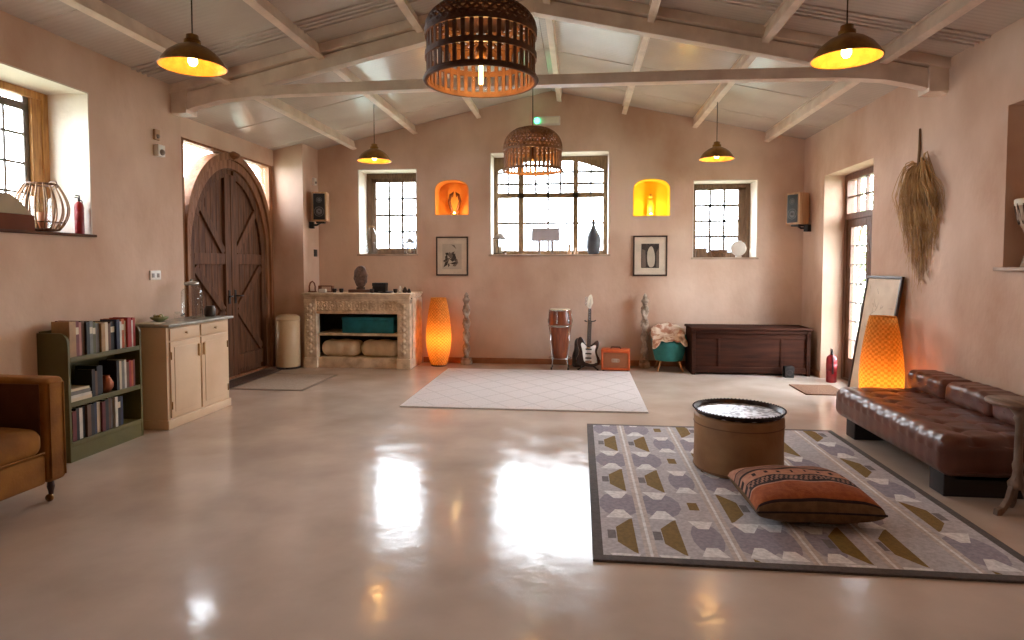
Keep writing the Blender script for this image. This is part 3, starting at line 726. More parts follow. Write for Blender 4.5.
# ------------------------------------------------------------------ leather daybed
M_LEATH = mk('oxblood_leather', (106, 60, 44), .33, 0, (72, 38, 29), 5, .12, 16, detail=8, contrast=(.25, .7), spec=.5)
t = thing('leather_daybed', 'low brown leather daybed with tufted seat and bolster back along the right wall', 'daybed', (2.30, 4.16, 0))
def tuft(q):
    x, y, z = q
    if z > .36:
        d = 0
        gx = ((x + .02) / .215); gy = y / .215
        fx, fy = gx - round(gx), gy - round(gy)
        if .12 < x < .62: d = .020 * math.exp(-(fx * fx + fy * fy) / .03) + .007 * math.exp(-min(abs(fx), abs(fy)) ** 2 / .004)
        z -= d; z += .006 * math.sin(x * 17 + y * 9) * math.sin(y * 13)
    if x < .06: x += .0035 * math.cos(y * 2 * PI / .12) * (1 if z > .3 else .2)
    if y < .05: y += .004 * math.cos(x * 2 * PI / .2)
    return [x, y, z]
m = MB(); m.rbox(0, .88, 0, 1.74, .145, .415, .085, 0, 7, n=120, disp=tuft); m.build('seat', M_LEATH, t)
m = MB()
m.tube([(.022, .09 + 1.56 * i / 40, .185) for i in range(41)], .006, 6); m.tube([(.09 + .75 * i / 20, .014, .185) for i in range(21)], .006, 6); m.build('piping', M_LEATH, t)
for k in range(3):
    y0 = .02 + k * .575
    def bol(q, y0=y0):
        x, y, z = q; f = (y - y0 - .285) / .285
        x -= .010 * (1 - f * f); z += .010 * (1 - f * f)
        if z > .5: z -= .006 * abs(math.sin(y * 26))
        if x < .70: x += .005 * math.sin(y * 38) * math.sin(z * 20)
        return [x, y, z]
    m = MB(); m.rbox(.62, .89, y0, y0 + .57, .395, .575, .055, 0, 5, n=40, disp=bol); m.build('bolster', M_LEATH, t)
for y0 in (.10, 1.42):
    m = MB(); m.rbox(.06, .84, y0, y0 + .17, 0, .15, .006); m.build('leg', mk('black_plinth', (26, 18, 16), .5), t)
m = MB(); m.rbox(.12, .80, .1, 1.6, .11, .155, .005); m.build('base_frame', mk('black_plinth', (26, 18, 16), .5), t)
# pedestal side table
t = thing('pedestal_table', 'small round wooden pedestal table at the near end of the daybed', 'side table', (2.63, 4.0, 0))
M_GREYW = mk('worn_grey_wood', (134, 110, 92), .5, 0, (100, 78, 62), 6, .15, 30, (5, 1, 1))
m = MB(); m.lathe([(.001, .665), (.155, .665), (.170, .672), (.174, .682), (.170, .692), (.001, .695)], 48); m.build('tabletop', M_GREYW, t)
m = MB(); m.lathe([(.001, .16), (.045, .16), (.05, .19), (.03, .22), (.024, .26), (.030, .30), (.022, .33), (.020, .56), (.032, .585), (.024, .60), (.06, .65), (.07, .666), (.001, .666)], 24); m.build('column', M_GREYW, t)
for k in range(3):
    a = 2 * PI * k / 3 + R(192); M_ = Matrix.Rotation(a, 4, 'Z') @ Matrix.Diagonal((.66, 1, 1, 1))
    m = MB(); P_ = [(.03, .25), (.06, .20), (.10, .10), (.15, .05), (.205, .035), (.215, .0), (.165, .0), (.13, .02), (.08, .06), (.03, .16)]
    for i in range(len(P_) // 2 - 1 + 0): m.prism([P_[i], P_[i + 1], P_[8 - i], P_[9 - i]], 'y', -.016, .016, 0, M_)
    m.build('leg', M_GREYW, t, bevel=.004)
# ------------------------------------------------------------------ carved fireplace surround used as shelves
M_MANT = mk('limed_carved_wood', (232, 214, 188), .75, 0, (192, 170, 142), 9, .3, 35, contrast=(.3, .6))
FX0, FX1, FYF, FYB = -4.06, -2.42, 8.72, 9.40
t = thing('carved_fireplace', 'limed carved fireplace surround with an inner shelf against the back wall', 'fireplace', (FX0, FYF, 0))
W_ = FX1 - FX0; D_ = FYB - FYF
m = MB(); m.rbox(0, W_ - .0, -.04, D_ - .01, 1.075, 1.105, .008); m.rbox(.015, W_ - .015, -.02, D_ - .01, 1.045, 1.077, .01); m.rbox(.03, W_ - .03, -.005, D_ - .01, 1.02, 1.047, .008)
m.build('mantel_shelf', M_MANT, t)
m = MB(); m.box(.03, W_ - .03, .02, .08, .80, 1.025)
rg = random.Random(3)
for k in range(11):                                          # scrolled leaf relief
    cx = .20 + (W_ - .40) * k / 10; 
    m.ring(.042, .010, (cx, .0, 0), 14, 5, 0, Matrix.Translation((0, .018, .915)) @ Matrix.Translation((cx, 0, 0)) @ Matrix.Rotation(PI / 2, 4, 'X') @ Matrix.Translation((-cx, 0, 0)))
    m.sphere((cx, .016, .915), .020, 0, 8)
    for s_ in (-1, 1):
        for q in (-1, 1): m.sphere((cx + q * .035, .016, .915 + s_ * .052), .022, 0, 8, sz=.7)
m.rbox(.16, W_ - .16, .005, .03, .985, 1.02, .006); m.rbox(.16, W_ - .16, .005, .03, .80, .835, .006)
m.build('frieze', M_MANT, t)
for xa in (.02, W_ - .21):
    m = MB(); m.rbox(xa, xa + .19, .0, .12, .15, 1.02, .008)
    for s_ in range(9): m.sphere((xa + .095, .012, .24 + s_ * .085), .034, 0, 10, sz=1.1); m.sphere((xa + .05, .004, .28 + s_ * .085), .018, 0, 8); m.sphere((xa + .14, .004, .28 + s_ * .085), .018, 0, 8)
    m.rbox(xa - .01, xa + .20, -.018, .13, 0, .15, .008); m.rbox(xa, xa + .19, -.012, .12, .95, 1.02, .01)
    m.build('pilaster', M_MANT, t)
m = MB(); m.rbox(.02, W_ - .02, .03, D_ - .01, 0, .15, .008); m.build('hearth_plinth', M_MANT, t)
m = MB(); m.rbox(.20, W_ - .20, .03, D_ - .02, .475, .51, .004); m.build('inner_shelf', M_MANT, t)
m = MB(); m.box(.02, .05, .11, D_ - .01, .14, 1.03); m.box(W_ - .05, W_ - .02, .11, D_ - .01, .14, 1.03); m.box(.05, W_ - .05, D_ - .04, D_ - .01, .14, 1.03); m.build('case', mk('dark_case_wood', (70, 56, 44), .7, 0, (52, 40, 32), 6), t)
for xa in (.0145, W_ - .0205): MB().box(xa, xa + .006, .12, D_ - .01, .14, 1.03).build('side_panel', M_MANT, t)
# things in the openings
t = thing('teal_box', 'teal lidded storage box on the inner shelf of the fireplace', 'box', (-3.10, 9.0, .511))
M_TEAL = mk('teal_cloth', (28, 122, 138), .7, 0, (18, 102, 118), 8, .1, 80)
m = MB(); m.rbox(-.39, .39, -.20, .20, 0, .19, .008); m.build('body', M_TEAL, t); m = MB(); m.rbox(-.395, .395, -.205, .205, .19, .235, .008); m.build('lid', M_TEAL, t)
t = thing('paper_stack', 'small pale pot at the right end of the inner fireplace shelf', 'pot', (-2.655, 8.90, .511))
t.name = 'small_pot'
m = MB(); m.lathe([(.001, 0), (.022, 0), (.028, .05), (.026, .10), (.018, .12), (.022, .135), (.016, .135), (.012, .11), (.001, .10)], 18); m.build('body', mk('pale_clay', (196, 160, 126), .7), t)
for k, (cx, lab) in enumerate(((-3.545, 'cream rolled cushion under the fireplace shelf, left of the pair'), (-2.94, 'cream rolled cushion under the fireplace shelf, right of the pair'))):
    t = thing('rolled_cushion', lab, 'cushion', (cx, 8.98, .151), 0, 'rolled cushions in the fireplace')
    m = MB(); m.rbox(-.295, .295, -.17, .17, 0, .24, .11, 0, 6, n=14, disp=lambda q: [q[0], q[1] + .006 * math.sin(q[0] * 30), q[2] + .006 * math.sin(q[0] * 22 + 1) * (q[2] / .24)]); m.build('cover', mk('cream_canvas', (230, 210, 180), .9, 0, (212, 190, 158), 8, .2, 60), t)
    m = MB(); m.ring(.06, .006, (0, 0, 0), 20, 6, 0, Matrix.Translation((.298, 0, .12)) @ Matrix.Rotation(PI / 2, 4, 'Y')); m.build('piping', mk('cream_canvas', (214, 190, 156)), t)
# things on the mantel
MZ = 1.1055
M_DK = mk('dark_bronze', (54, 40, 36), .5, .2, (36, 28, 26), 10); M_STONE = mk('carved_grey_stone', (122, 100, 92), .8, 0, (84, 68, 62), 20, .5, 40)
def one(name, lab, cat, loc, mb, mat, grp=None, rz=0):
    o = mb.build(name, mat, None, loc, (0, 0, rz)); tag(o, lab, cat, grp); return o
t = thing('oval_carving', 'oval carved stone medallion standing on a low base on the mantel', 'ornament', (-3.245, 8.93, MZ))
m = MB(); m.rbox(-.17, .17, -.07, .07, 0, .045, .008); m.build('base', mk('brown_slab', (110, 80, 66), .6), t)
m = MB(); m.rbox(-.06, .06, -.035, .035, .044, .08, .012); m.build('foot', M_STONE, t)
m = MB(); m.lathe([(max(.001, math.sin(PI * k / 16)), -math.cos(PI * k / 16)) for k in range(17)], 28, 0, True, (0, 0, 0), Matrix.Translation((0, 0, .235)) @ Matrix.Diagonal((.105, .05, .165, 1)), fn=lambda a, k, r, z: .07 * math.sin(a * 7) * math.sin(z * 9), caps=False); m.build('medallion', M_STONE, t)
t = thing('black_box', 'black box with a lid on the mantel right of the oval carving', 'box', (-2.955, 8.95, MZ))
m = MB(); m.rbox(-.10, .10, -.06, .06, 0, .10, .004); m.build('body', M_BLACK, t); m = MB(); m.rbox(-.104, .104, -.064, .064, .10, .145, .005); m.build('lid', M_BLACK, t)
m = MB()
m.tube([(-.045, 0, 0), (-.045, 0, .09), (-.03, 0, .14), (0, 0, .165), (.03, 0, .14), (.045, 0, .09), (.045, 0, 0)], .011, 8); m.rbox(-.055, .055, -.03, .03, 0, .018, .004)
one('arched_figurine', 'small reddish arched ornament at the left end of the mantel', 'ornament', (-3.985, 8.90, MZ), m, mk('red_clay', (124, 74, 52), .7))
t = thing('open_frame', 'small brown open box frame lying on the mantel near its left end', 'frame', (-3.80, 8.98, MZ))
m = MB(); m.box(-.11, -.09, -.04, .04, 0, .10); m.box(.09, .11, -.04, .04, 0, .10); m.box(-.09, .09, -.04, .04, .085, .10); m.box(-.09, .09, -.04, .04, 0, .012); m.build('frame', mk('red_clay', (124, 74, 52), .7), t, bevel=.002)
m = MB(); m.rbox(-.055, .055, -.025, .025, 0, .055, .012); one('white_box', 'small white box in front of the brown open frame on the mantel', 'box', (-3.78, 8.80, MZ), m, M_WHITE)
cup = [(.001, 0), (.022, 0), (.030, .02), (.034, .055), (.030, .058), (.026, .02), (.001, .01)]
for cx, cy, lab in ((-3.625, 8.86, 'small dark cup on the mantel left of the oval carving, farther from it'), (-3.535, 8.90, 'small dark bowl-shaped cup on the mantel right next to the oval carving base'), (-3.03, 8.80, 'small dark cup in front of the black box on the mantel'), (-2.70, 8.88, 'small dark cup near the right end of the mantel beside the white jar')):
    m = MB(); m.lathe(cup, 20); one('small_cup', lab, 'cup', (cx, cy, MZ), m, M_DK, 'small dark cups on the mantel')
m = MB(); m.lathe([(.001, .0), (.07, 0), (.11, .015), (.112, .022), (.07, .010), (.001, .008)], 28); one('shallow_dish', 'shallow dark dish on the mantel right of the black box', 'dish', (-2.83, 8.82, MZ), m, M_DK)
m = MB(); m.lathe([(.001, 0), (.022, 0), (.026, .03), (.022, .075), (.012, .085), (.014, .10), (.001, .10)], 18); one('white_jar', 'tiny white jar standing near the right end of the mantel', 'jar', (-2.625, 8.86, MZ), m, M_WHITE)
for k, (cx, sc, lab) in enumerate(((-2.55, 1, 'dark spiral shell at the right end of the mantel, taller'), (-2.49, .75, 'dark spiral shell at the very right corner of the mantel'))):
    m = MB(); m.lathe([(.001, 0), (.035, .005), (.040, .03), (.028, .045), (.030, .055), (.016, .075), (.001, .095)], 16, M=Matrix.Diagonal((sc, sc, sc, 1))); one('spiral_shell', lab, 'shell', (cx, 8.86, MZ), m, M_DK, 'shells on the mantel')
# ------------------------------------------------------------------ bin
t = thing('pedal_bin', 'tall cream pedal bin standing between the arched door and the fireplace', 'bin', (-4.27, 8.685, 0))
M_BIN = mk('cream_enamel', (214, 188, 150), .4, 0, (202, 174, 136), 2)
m = MB(); m.lathe([(.165, .02), (.170, .03), (.170, .70), (.166, .705)], 40); m.build('body', M_BIN, t)
m = MB(); m.lathe([(.172, .705), (.174, .72), (.165, .755), (.12, .785), (.001, .797)], 40); m.build('lid', M_BIN, t)
m = MB(); m.lathe([(.001, 0), (.172, 0), (.172, .025), (.166, .03), (.001, .03)], 40); m.rbox(-.04, .04, -.215, -.15, .012, .026, .004); m.build('base_ring', M_DK, t)
# ------------------------------------------------------------------ cream cabinet, local: x along room +y, y toward the wall
t = thing('cream_cabinet', 'cream painted cabinet with two drawers over two doors against the left wall', 'cabinet', (-3.72, 5.24, 0), R(90))
CW, CD = 1.0, .37
M_CAB = mk('cream_paint', (226, 198, 166), .45, 0, (212, 182, 148), 2, .05, 20)
m = MB(); m.rbox(0, CW, .02, CD, .07, .94, .005); m.build('carcass', M_CAB, t)
m = MB(); m.rbox(-.012, CW + .012, .004, CD, 0, .085, .008); m.build('plinth', M_CAB, t)
for k in range(2):
    xa = .035 + k * (CW - .06) / 2; xb = xa + (CW - .08) / 2 - .012
    m = MB(); m.rbox(xa, xb, .004, .025, .815, .925, .005); d = m.build('drawer', M_CAB, t)
    m = MB(); m.lathe([(.001, 0), (.008, 0), (.007, .01), (.014, .018), (.012, .026), (.001, .028)], 14, 0, True, (0, 0, 0), Matrix.Translation(((xa + xb) / 2, .006, .87)) @ Matrix.Rotation(PI / 2, 4, 'X')); m.build('knob', M_CAB, d)
    m = MB(); m.rbox(xa, xb, .004, .025, .10, .80, .005); m.rbox(xa + .05, xb - .05, -.001, .008, .15, .75, .003); dr = m.build('door', M_CAB, t)
    hx = xb - .03 if k == 0 else xa + .03
    m = MB(); m.rbox(hx - .012, hx + .012, -.016, .006, .62, .74, .006); m.build('handle', mk('pale_wood_pull', (206, 170, 122), .5), dr)
    hx = xa + .005 if k == 0 else xb - .005
    for hz in (.18, .64): MB().tube([(hx, .0, hz), (hx, .0, hz + .07)], .006, 6).build('hinge', M_BRASS, dr)
m = MB(); m.rbox(-.03, CW + .03, -.03, CD + .003, .94, .968, .008); m.build('worktop', mk('grey_stone_top', (176, 172, 160), .25, 0, (142, 140, 132), 8, .1, 20), t)
CZ = .969
t = thing('glass_jar', 'tall clear glass jar with a lid standing on the cream cabinet', 'jar', (-3.92, 5.90, CZ))
m = MB(); m.lathe([(.001, .004), (.095, .004), (.10, .02), (.10, .27), (.085, .30), (.062, .315), (.062, .335), (.056, .335), (.056, .31), (.08, .292), (.094, .265), (.094, .02), (.001, .012)], 32); m.build('body', M_GLASSJ, t)
m = MB(); m.lathe([(.001, .336), (.066, .336), (.07, .345), (.07, .365), (.05, .372), (.015, .378), (.018, .395), (.001, .40)], 28); m.build('lid', mk('clear_lid', (190, 190, 186), .15, .6), t)
m = MB(); m.tube([(-.02, -.10, .05), (-.02, -.135, .05), (-.02, -.14, .03)], .010, 8); m.build('tap', M_CHROME, t)
m = MB(); m.lathe([(.001, 0), (.03, 0), (.075, .035), (.08, .05), (.074, .05), (.028, .008), (.001, .008)], 28); t = thing('trinket_bowl', 'low bowl of green trinkets on the cream cabinet left of the jar', 'bowl', (-3.96, 5.46, CZ)); m.build('body', mk('green_glaze', (150, 150, 104), .3), t)
rg = random.Random(9)
for k in range(9):
    m = MB(); m.sphere((rg.uniform(-.04, .04), rg.uniform(-.04, .04), .045 + rg.uniform(0, .02)), .016, 0, 8); m.build('trinket', mk('olive_green', (142, 132, 70), .5) if k % 2 else mk('pale_pebble', (196, 184, 156), .5), t)
m = MB(); m.lathe([(.001, 0), (.024, 0), (.03, .01), (.032, .06), (.026, .075), (.028, .085), (.022, .085), (.02, .07), (.001, .06)], 20); one('glass_tumbler', 'small clear tumbler on the cream cabinet between the bowl and the jar', 'tumbler', (-3.90, 5.64, CZ), m, M_GLASSJ)
m = MB(); m.lathe([(.001, 0), (.05, 0), (.058, .02), (.056, .085), (.045, .095), (.045, .11), (.001, .112)], 22); one('dark_jar', 'small dark lidded jar at the far end of the cream cabinet', 'jar', (-3.88, 6.14, CZ), m, mk('dark_glaze', (62, 48, 42), .35))
m = MB(); m.rbox(-.10, .10, -.09, .06, 0, .008, .003); one('paper_pad', 'pale sheet of paper lying on the near end of the cream cabinet', 'paper', (-3.92, 5.29, CZ), m, mk('pale_paper', (206, 196, 170), .8))
# ------------------------------------------------------------------ green bookcase, local: x along room +y, y toward the wall
M_GREEN = mk('olive_green_paint', (104, 98, 52), .5, 0, (88, 82, 42), 2, .08, 20)
BW, BD = .79, .255
t = thing('green_bookcase', 'olive green bookcase with rounded side panels and three shelves of books', 'bookcase', (-3.84, 4.26, 0), R(90))
side = [(0, 0), (BD, 0), (BD, 1.06)] + [(.07 + .0 - .07 * math.sin(PI / 2 * i / 8) , 1.06 - .10 * (1 - math.cos(PI / 2 * i / 8))) for i in range(9)]
side = [(0, 0), (BD, 0), (BD, .99), (.08, .99)] + [(.08 - .08 * math.sin(PI / 2 * i / 8), .91 + .08 * math.cos(PI / 2 * i / 8)) for i in range(1, 9)]
for xa in (0, BW - .022):
    m = MB(); m.prism(side, 'x', xa, xa + .022); m.build('side_panel', M_GREEN, t, bevel=.003)
SH = (.15, .455, .80)
for z in SH:
    m = MB(); m.rbox(.022, BW - .022, .004, BD - .014, z - .022, z, .003); m.rbox(.022, BW - .022, .0, .012, z - .035, z + .004, .003); m.build('shelf', M_GREEN, t)
m = MB(); m.box(.022, BW - .022, .004, .022, 0, .128); m.build('kick_board', M_GREEN, t); m = MB(); m.box(.022, BW - .022, BD - .012, BD, 0, 1.0); m.build('back_panel', M_GREEN, t)
# books
BKC = {'maroon': (110, 36, 36), 'black': (30, 28, 30), 'cream': (212, 196, 166), 'red': (168, 40, 34), 'brown': (104, 70, 46), 'grey': (120, 116, 110), 'navy': (40, 46, 74), 'white': (220, 212, 198), 'tan': (176, 136, 90), 'orange': (190, 92, 44), 'olive': (92, 92, 60), 'pink': (190, 130, 120)}
M_PAGE = mk('book_pages', (222, 208, 180), .9, 0, (204, 190, 160), 60, .2, 120, (1, 1, 12))
ORD = ['first', 'second', 'third', 'fourth', 'fifth', 'sixth', 'seventh', 'eighth', 'ninth', 'tenth', 'eleventh', 'twelfth', 'thirteenth', 'fourteenth', 'fifteenth', 'sixteenth', 'seventeenth', 'eighteenth', 'nineteenth', 'twentieth']
def book(th, hh, dp_, col, lab, grp):
    """spine at local y=0 facing -y, standing on z=0"""
    t = thing('book', lab, 'book', (0, 0, 0), 0, grp); c = .0018
    m = MB(); m.box(0, c, 0, dp_, 0, hh); m.box(th - c, th, 0, dp_, 0, hh); m.box(c, th - c, 0, c * 1.3, 0, hh); m.build('cover', mk('cover_' + col, BKC[col], .5, 0, tuple(int(q * .85) for q in BKC[col]), 12), t)
    m = MB(); m.box(c, th - c, c * 1.3, dp_ - .004, .003, hh - .004); m.build('page_block', M_PAGE, t)
    if th > .03 and len(lab) % 3 == 0:
        alt = 'cream' if col not in ('cream', 'white', 'tan', 'pink') else 'maroon'
        m = MB(); m.box(.003, th - .003, -.0005, .0, hh * .62, hh * .82); m.build('title_panel', mk('cover_' + alt, BKC[alt], .5), t)
    return t
def shelf_row(z, x0, specs, row, grp, lean=None):
    x = x0
    for i, (col, th, hh) in enumerate(specs):
        lab = '%s book, %s from the near end of the %s bookcase shelf' % (col, ORD[i], row)
        b_ = book(th, hh, .15 + .02 * ((i * 7) % 3), col, lab, grp)
        b_.location = (-3.84 - .016 - .006 * ((i * 5) % 4), 4.255 + x, z + .0005); b_.rotation_euler = (0, 0, R(90)); x += th + .0015
    return x
top = [('tan', 0.061, 0.274), ('maroon', 0.035, 0.274), ('pink', 0.027, 0.261), ('brown', 0.036, 0.267), ('black', 0.032, 0.255), ('grey', 0.036, 0.261), ('olive', 0.035, 0.249), ('grey', 0.043, 0.237), ('tan', 0.039, 0.230), ('cream', 0.036, 0.237), ('brown', 0.036, 0.223), ('black', 0.049, 0.237), ('navy', 0.035, 0.249), ('white', 0.027, 0.230), ('orange', 0.036, 0.249), ('cream', 0.025, 0.230), ('red', 0.044, 0.255), ('white', 0.022, 0.230), ('red', 0.036, 0.249)]
shelf_row(SH[2], .045, top, 'top', 'books on the top shelf')
mid = [('black', .05, .21), ('brown', .04, .22), ('black', .045, .23), ('navy', .04, .235)]
# lying stack, then standing books
z = SH[1] + .0005
for i, (col, th, L_) in enumerate((('cream', .028, .22), ('white', .022, .21), ('grey', .03, .20), ('cream', .018, .19))):
    b_ = book(th, L_, .16, col, '%s book lying flat on the middle bookcase shelf, %s up in its pile' % (col, ORD[i]), 'books on the middle shelf')
    b_.rotation_euler = (0, R(-90), R(90)); b_.rotation_euler = (Matrix.Rotation(R(90), 3, 'Z') @ Matrix.Rotation(R(90), 3, 'Y')).to_euler()
    b_.location = (-3.858, 4.29, z + th); z += th + .0005
x = shelf_row(SH[1],   .25, [('black', .032, .22), ('brown', .03, .20), ('black', .036, .24), ('black', .03, .235)], 'middle', 'books on the middle shelf')
x2 = .52
for i, (col, th, hh) in enumerate((('black', .03, .25), ('cream', .026, .24), ('grey', .03, .235), ('white', .022, .245), ('brown', .03, .22), ('red', .022, .23), ('orange', .024, .225), ('maroon', .02, .23))):
    b_ = book(th, hh, .16, col, '%s book standing at the far end of the middle bookcase shelf, %s of that run' % (col, ORD[i]), 'books on the middle shelf')
    b_.location = (-3.860, 4.255 + x2, SH[1] + .0005); b_.rotation_euler = (0, 0, R(90)); x2 += th + .0015
t = thing('small_vase', 'round copper pot standing among the books of the middle shelf', 'pot', (-3.90, 4.255 + .45, SH[1] + .0005)); t.name = 'copper_pot'
m = MB(); m.lathe([(.001, 0), (.03, 0), (.052, .04), (.055, .075), (.035, .115), (.026, .125), (.030, .14), (.022, .14), (.02, .12), (.001, .11)], 24); m.build('body', mk('dull_copper', (150, 84, 54), .35, .5), t)
bot = [('maroon', 0.037, 0.233), ('black', 0.033, 0.249), ('white', 0.037, 0.244), ('black', 0.031, 0.249), ('brown', 0.037, 0.254), ('black', 0.040, 0.249), ('navy', 0.031, 0.254), ('cream', 0.040, 0.249), ('maroon', 0.033, 0.244), ('black', 0.040, 0.254), ('brown', 0.029, 0.260), ('grey', 0.033, 0.249), ('white', 0.029, 0.254), ('black', 0.037, 0.249), ('navy', 0.033, 0.244)]
shelf_row(SH[0], .05, bot, 'bottom', 'books on the bottom shelf')
# ------------------------------------------------------------------ mustard armchair (faces the room, local: x toward its front)
t = thing('velvet_armchair', 'mustard velvet armchair cut by the left edge of the picture', 'armchair', (-3.28, 3.63, 0), R(-2))
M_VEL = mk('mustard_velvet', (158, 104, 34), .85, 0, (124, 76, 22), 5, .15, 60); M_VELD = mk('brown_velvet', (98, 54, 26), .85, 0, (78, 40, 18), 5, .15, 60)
# the chair reaches back along local -x and toward the camera along local -y
for ya in (-.155, -.93):
    m = MB(); m.rbox(-.74, 0, ya, ya + .14, .14, .80, .035, 0, 4); o = m.build('arm', M_VEL, t)
    m = MB(); pts = [(.002, ya + .02, .17), (.002, ya + .02, .765), (.002, ya + .12, .765), (.002, ya + .12, .17)]; m.tube(pts, .005, 6); m.build('piping', M_VEL, o)
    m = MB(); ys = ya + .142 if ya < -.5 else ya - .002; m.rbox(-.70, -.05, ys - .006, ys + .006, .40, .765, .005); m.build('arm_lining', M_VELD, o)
m = MB(); m.rbox(-.72, -.015, -.79, -.155, .14, .325, .02, 0, 3); m.build('seat_base', M_VEL, t)
m = MB(); m.rbox(-.64, .0, -.782, -.166, .325, .50, .07, 0, 5, n=16, disp=lambda q: [q[0], q[1], q[2] + (.03 * math.cos((q[0] + .32) / .64 * PI) * math.cos((q[1] + .474) / .62 * PI) if q[2] > .4 else 0)]); cu = m.build('seat_cushion', M_VEL, t)
m = MB(); m.tube([(.0, -.77 + .59 * i / 12, .345) for i in range(13)], .005, 6); m.build('piping', M_VEL, cu)
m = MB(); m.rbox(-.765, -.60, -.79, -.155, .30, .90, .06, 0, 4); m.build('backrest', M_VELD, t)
for (lx, ly) in ((-.06, -.085), (-.06, -.86), (-.69, -.085), (-.69, -.86)):
    m = MB(); m.lathe([(.001, .05), (.013, .05), (.015, .07), (.022, .10), (.018, .13), (.024, .145), (.001, .15)], 16, c=(lx, ly, 0)); lg = m.build('leg', mk('dark_turned_wood', (60, 34, 22), .4), t)
    m = MB(); m.lathe([(.001, -.01), (.022, -.01), (.025, -.004), (.025, .004), (.022, .01), (.001, .01)], 16, 0, True, (0, 0, 0), Matrix.Translation((lx - .012, ly, .025)) @ Matrix.Rotation(PI / 2, 4, 'X')); m.tube([(lx - .012, ly, .025), (lx, ly, .052)], .008, 6); m.build('caster', M_BRASS, lg)
# ------------------------------------------------------------------ conga on its stand
t = thing('conga_drum', 'tall wooden conga drum with a shiny head hoop standing on legs by the back wall', 'drum', (-.285, 9.05, 0))
M_STAVE = mk('red_stave_wood', (150, 78, 44), .3, 0, (116, 54, 30), 3, .05, 20, (10, 10, .5), coat=.3)
prof = [(.088, .135), (.098, .20), (.128, .38), (.156, .56), (.168, .66), (.168, .72), (.160, .80), (.148, .862)]
m = MB(); m.lathe(prof, 40, caps=False); m.build('shell', M_STAVE, t)
m = MB()
for k in range(20):
    a = 2 * PI * k / 20; m.tube([((r + .0012) * math.cos(a), (r + .0012) * math.sin(a), z) for r, z in prof], .0013, 4)
m.build('stave_joint', mk('dark_band', (110, 74, 44), .7), t)
m = MB(); m.lathe([(.001, .876), (.13, .878), (.148, .872), (.153, .86), (.153, .85), (.147, .85)], 40); m.build('skin', mk('drum_skin', (222, 206, 180), .5), t)
m = MB(); m.ring(.158, .009, (0, 0, .858), 44, 8); m.build('hoop', M_CHROME, t)
for k in range(6):
    a = 2 * PI * k / 6 + .3; m = MB(); m.tube([(.166 * math.cos(a), .166 * math.sin(a), .855), (.176 * math.cos(a), .176 * math.sin(a), .70)], .005, 6); m.rbox(-.012, .012, -.012, .012, -.03, .03, .004, M=Matrix.Translation((.174 * math.cos(a), .174 * math.sin(a), .70)) @ Matrix.Rotation(a, 4, 'Z')); m.build('lug', M_CHROME, t)
m = MB(); m.ring(.172, .007, (0, 0, .63), 44, 8); m.lathe([(.169, .615), (.171, .615), (.171, .645), (.169, .645)], 40, caps=False); m.build('stand_ring', M_CHROME, t)
for k in range(4):
    a = 2 * PI * k / 4 + PI / 4; c_, s_ = math.cos(a), math.sin(a)
    m = MB(); m.tube([(.18 * c_, .18 * s_, .63), (.19 * c_, .19 * s_, .40), (.15 * c_, .15 * s_, .12), (.17 * c_, .17 * s_, .02)], .007, 7); lg = m.build('leg', M_CHROME, t)
    m = MB(); m.lathe([(.001, 0), (.012, 0), (.012, .03), (.001, .032)], 10, c=(.17 * c_, .17 * s_, 0)); m.build('rubber_foot', M_BLACK, lg)
m = MB(); m.ring(.16, .006, (0, 0, .16), 36, 6); m.build('lower_ring', M_CHROME, t)
# ------------------------------------------------------------------ electric guitar + stand (guitar local: x right, z up, front toward -y)
G = thing('electric_guitar', 'dark sunburst electric guitar with white pickguard propped on a black stand', 'guitar', (.115, 8.97, .045))
G.rotation_euler = (R(-9), R(3.5), R(12)); G.scale = (1.07, 1.07, 1.07)
def smooth(poly, it=3):
    for _ in range(it):
        q = []
        for i in range(len(poly)):
            a, b_ = poly[i], poly[(i + 1) % len(poly)]; q += [(a[0] * .75 + b_[0] * .25, a[1] * .75 + b_[1] * .25), (a[0] * .25 + b_[0] * .75, a[1] * .25 + b_[1] * .75)]
        poly = q
    return poly
body = smooth([(0, 0), (.10, .0), (.165, .04), (.165, .11), (.125, .17), (.118, .22), (.145, .28), (.150, .345), (.115, .365), (.07, .32), (.035, .29), (-.035, .29), (-.06, .34), (-.10, .405), (-.148, .385), (-.150, .29), (-.118, .22), (-.135, .15), (-.165, .09), (-.14, .02)], 3)
m = MB(); m.prism(body, 'y', -.0225, .0225); m.build('body', mk('sunburst_lacquer', (50, 26, 18), .15, 0, (24, 12, 9), 4, coat=.6), G, bevel=.006)
pg = smooth([(-.02, .05), (.08, .035), (.125, .08), (.10, .16), (.085, .22), (.11, .29), (.08, .30), (.035, .27), (-.03, .27), (-.085, .33), (-.11, .30), (-.085, .22), (-.075, .14), (-.06, .07)], 2)
m = MB(); m.prism(pg, 'y', -.0262, -.0227); m.build('pickguard', mk('white_pickguard', (236, 230, 222), .25), G)
for k, z in enumerate((.115, .175, .235)):
    m = MB(); m.rbox(-.042, .042, -.033, -.026, z - .010, z + .010, .004, M=Matrix.Translation((0, 0, 0))); pk = m.build('pickup', M_BLACK, G)
    m = MB()
    for q in range(6): m.lathe([(.001, 0), (.0026, 0), (.0026, .003), (.001, .003)], 6, c=(0, 0, 0), M=Matrix.Translation((-.027 + q * .0108, -.033, z)) @ Matrix.Rotation(PI / 2, 4, 'X'))
    m.build('pole_piece', M_CHROME, pk)
m = MB(); m.rbox(-.045, .045, -.036, -.026, .050, .080, .004); m.build('bridge', M_CHROME, G)
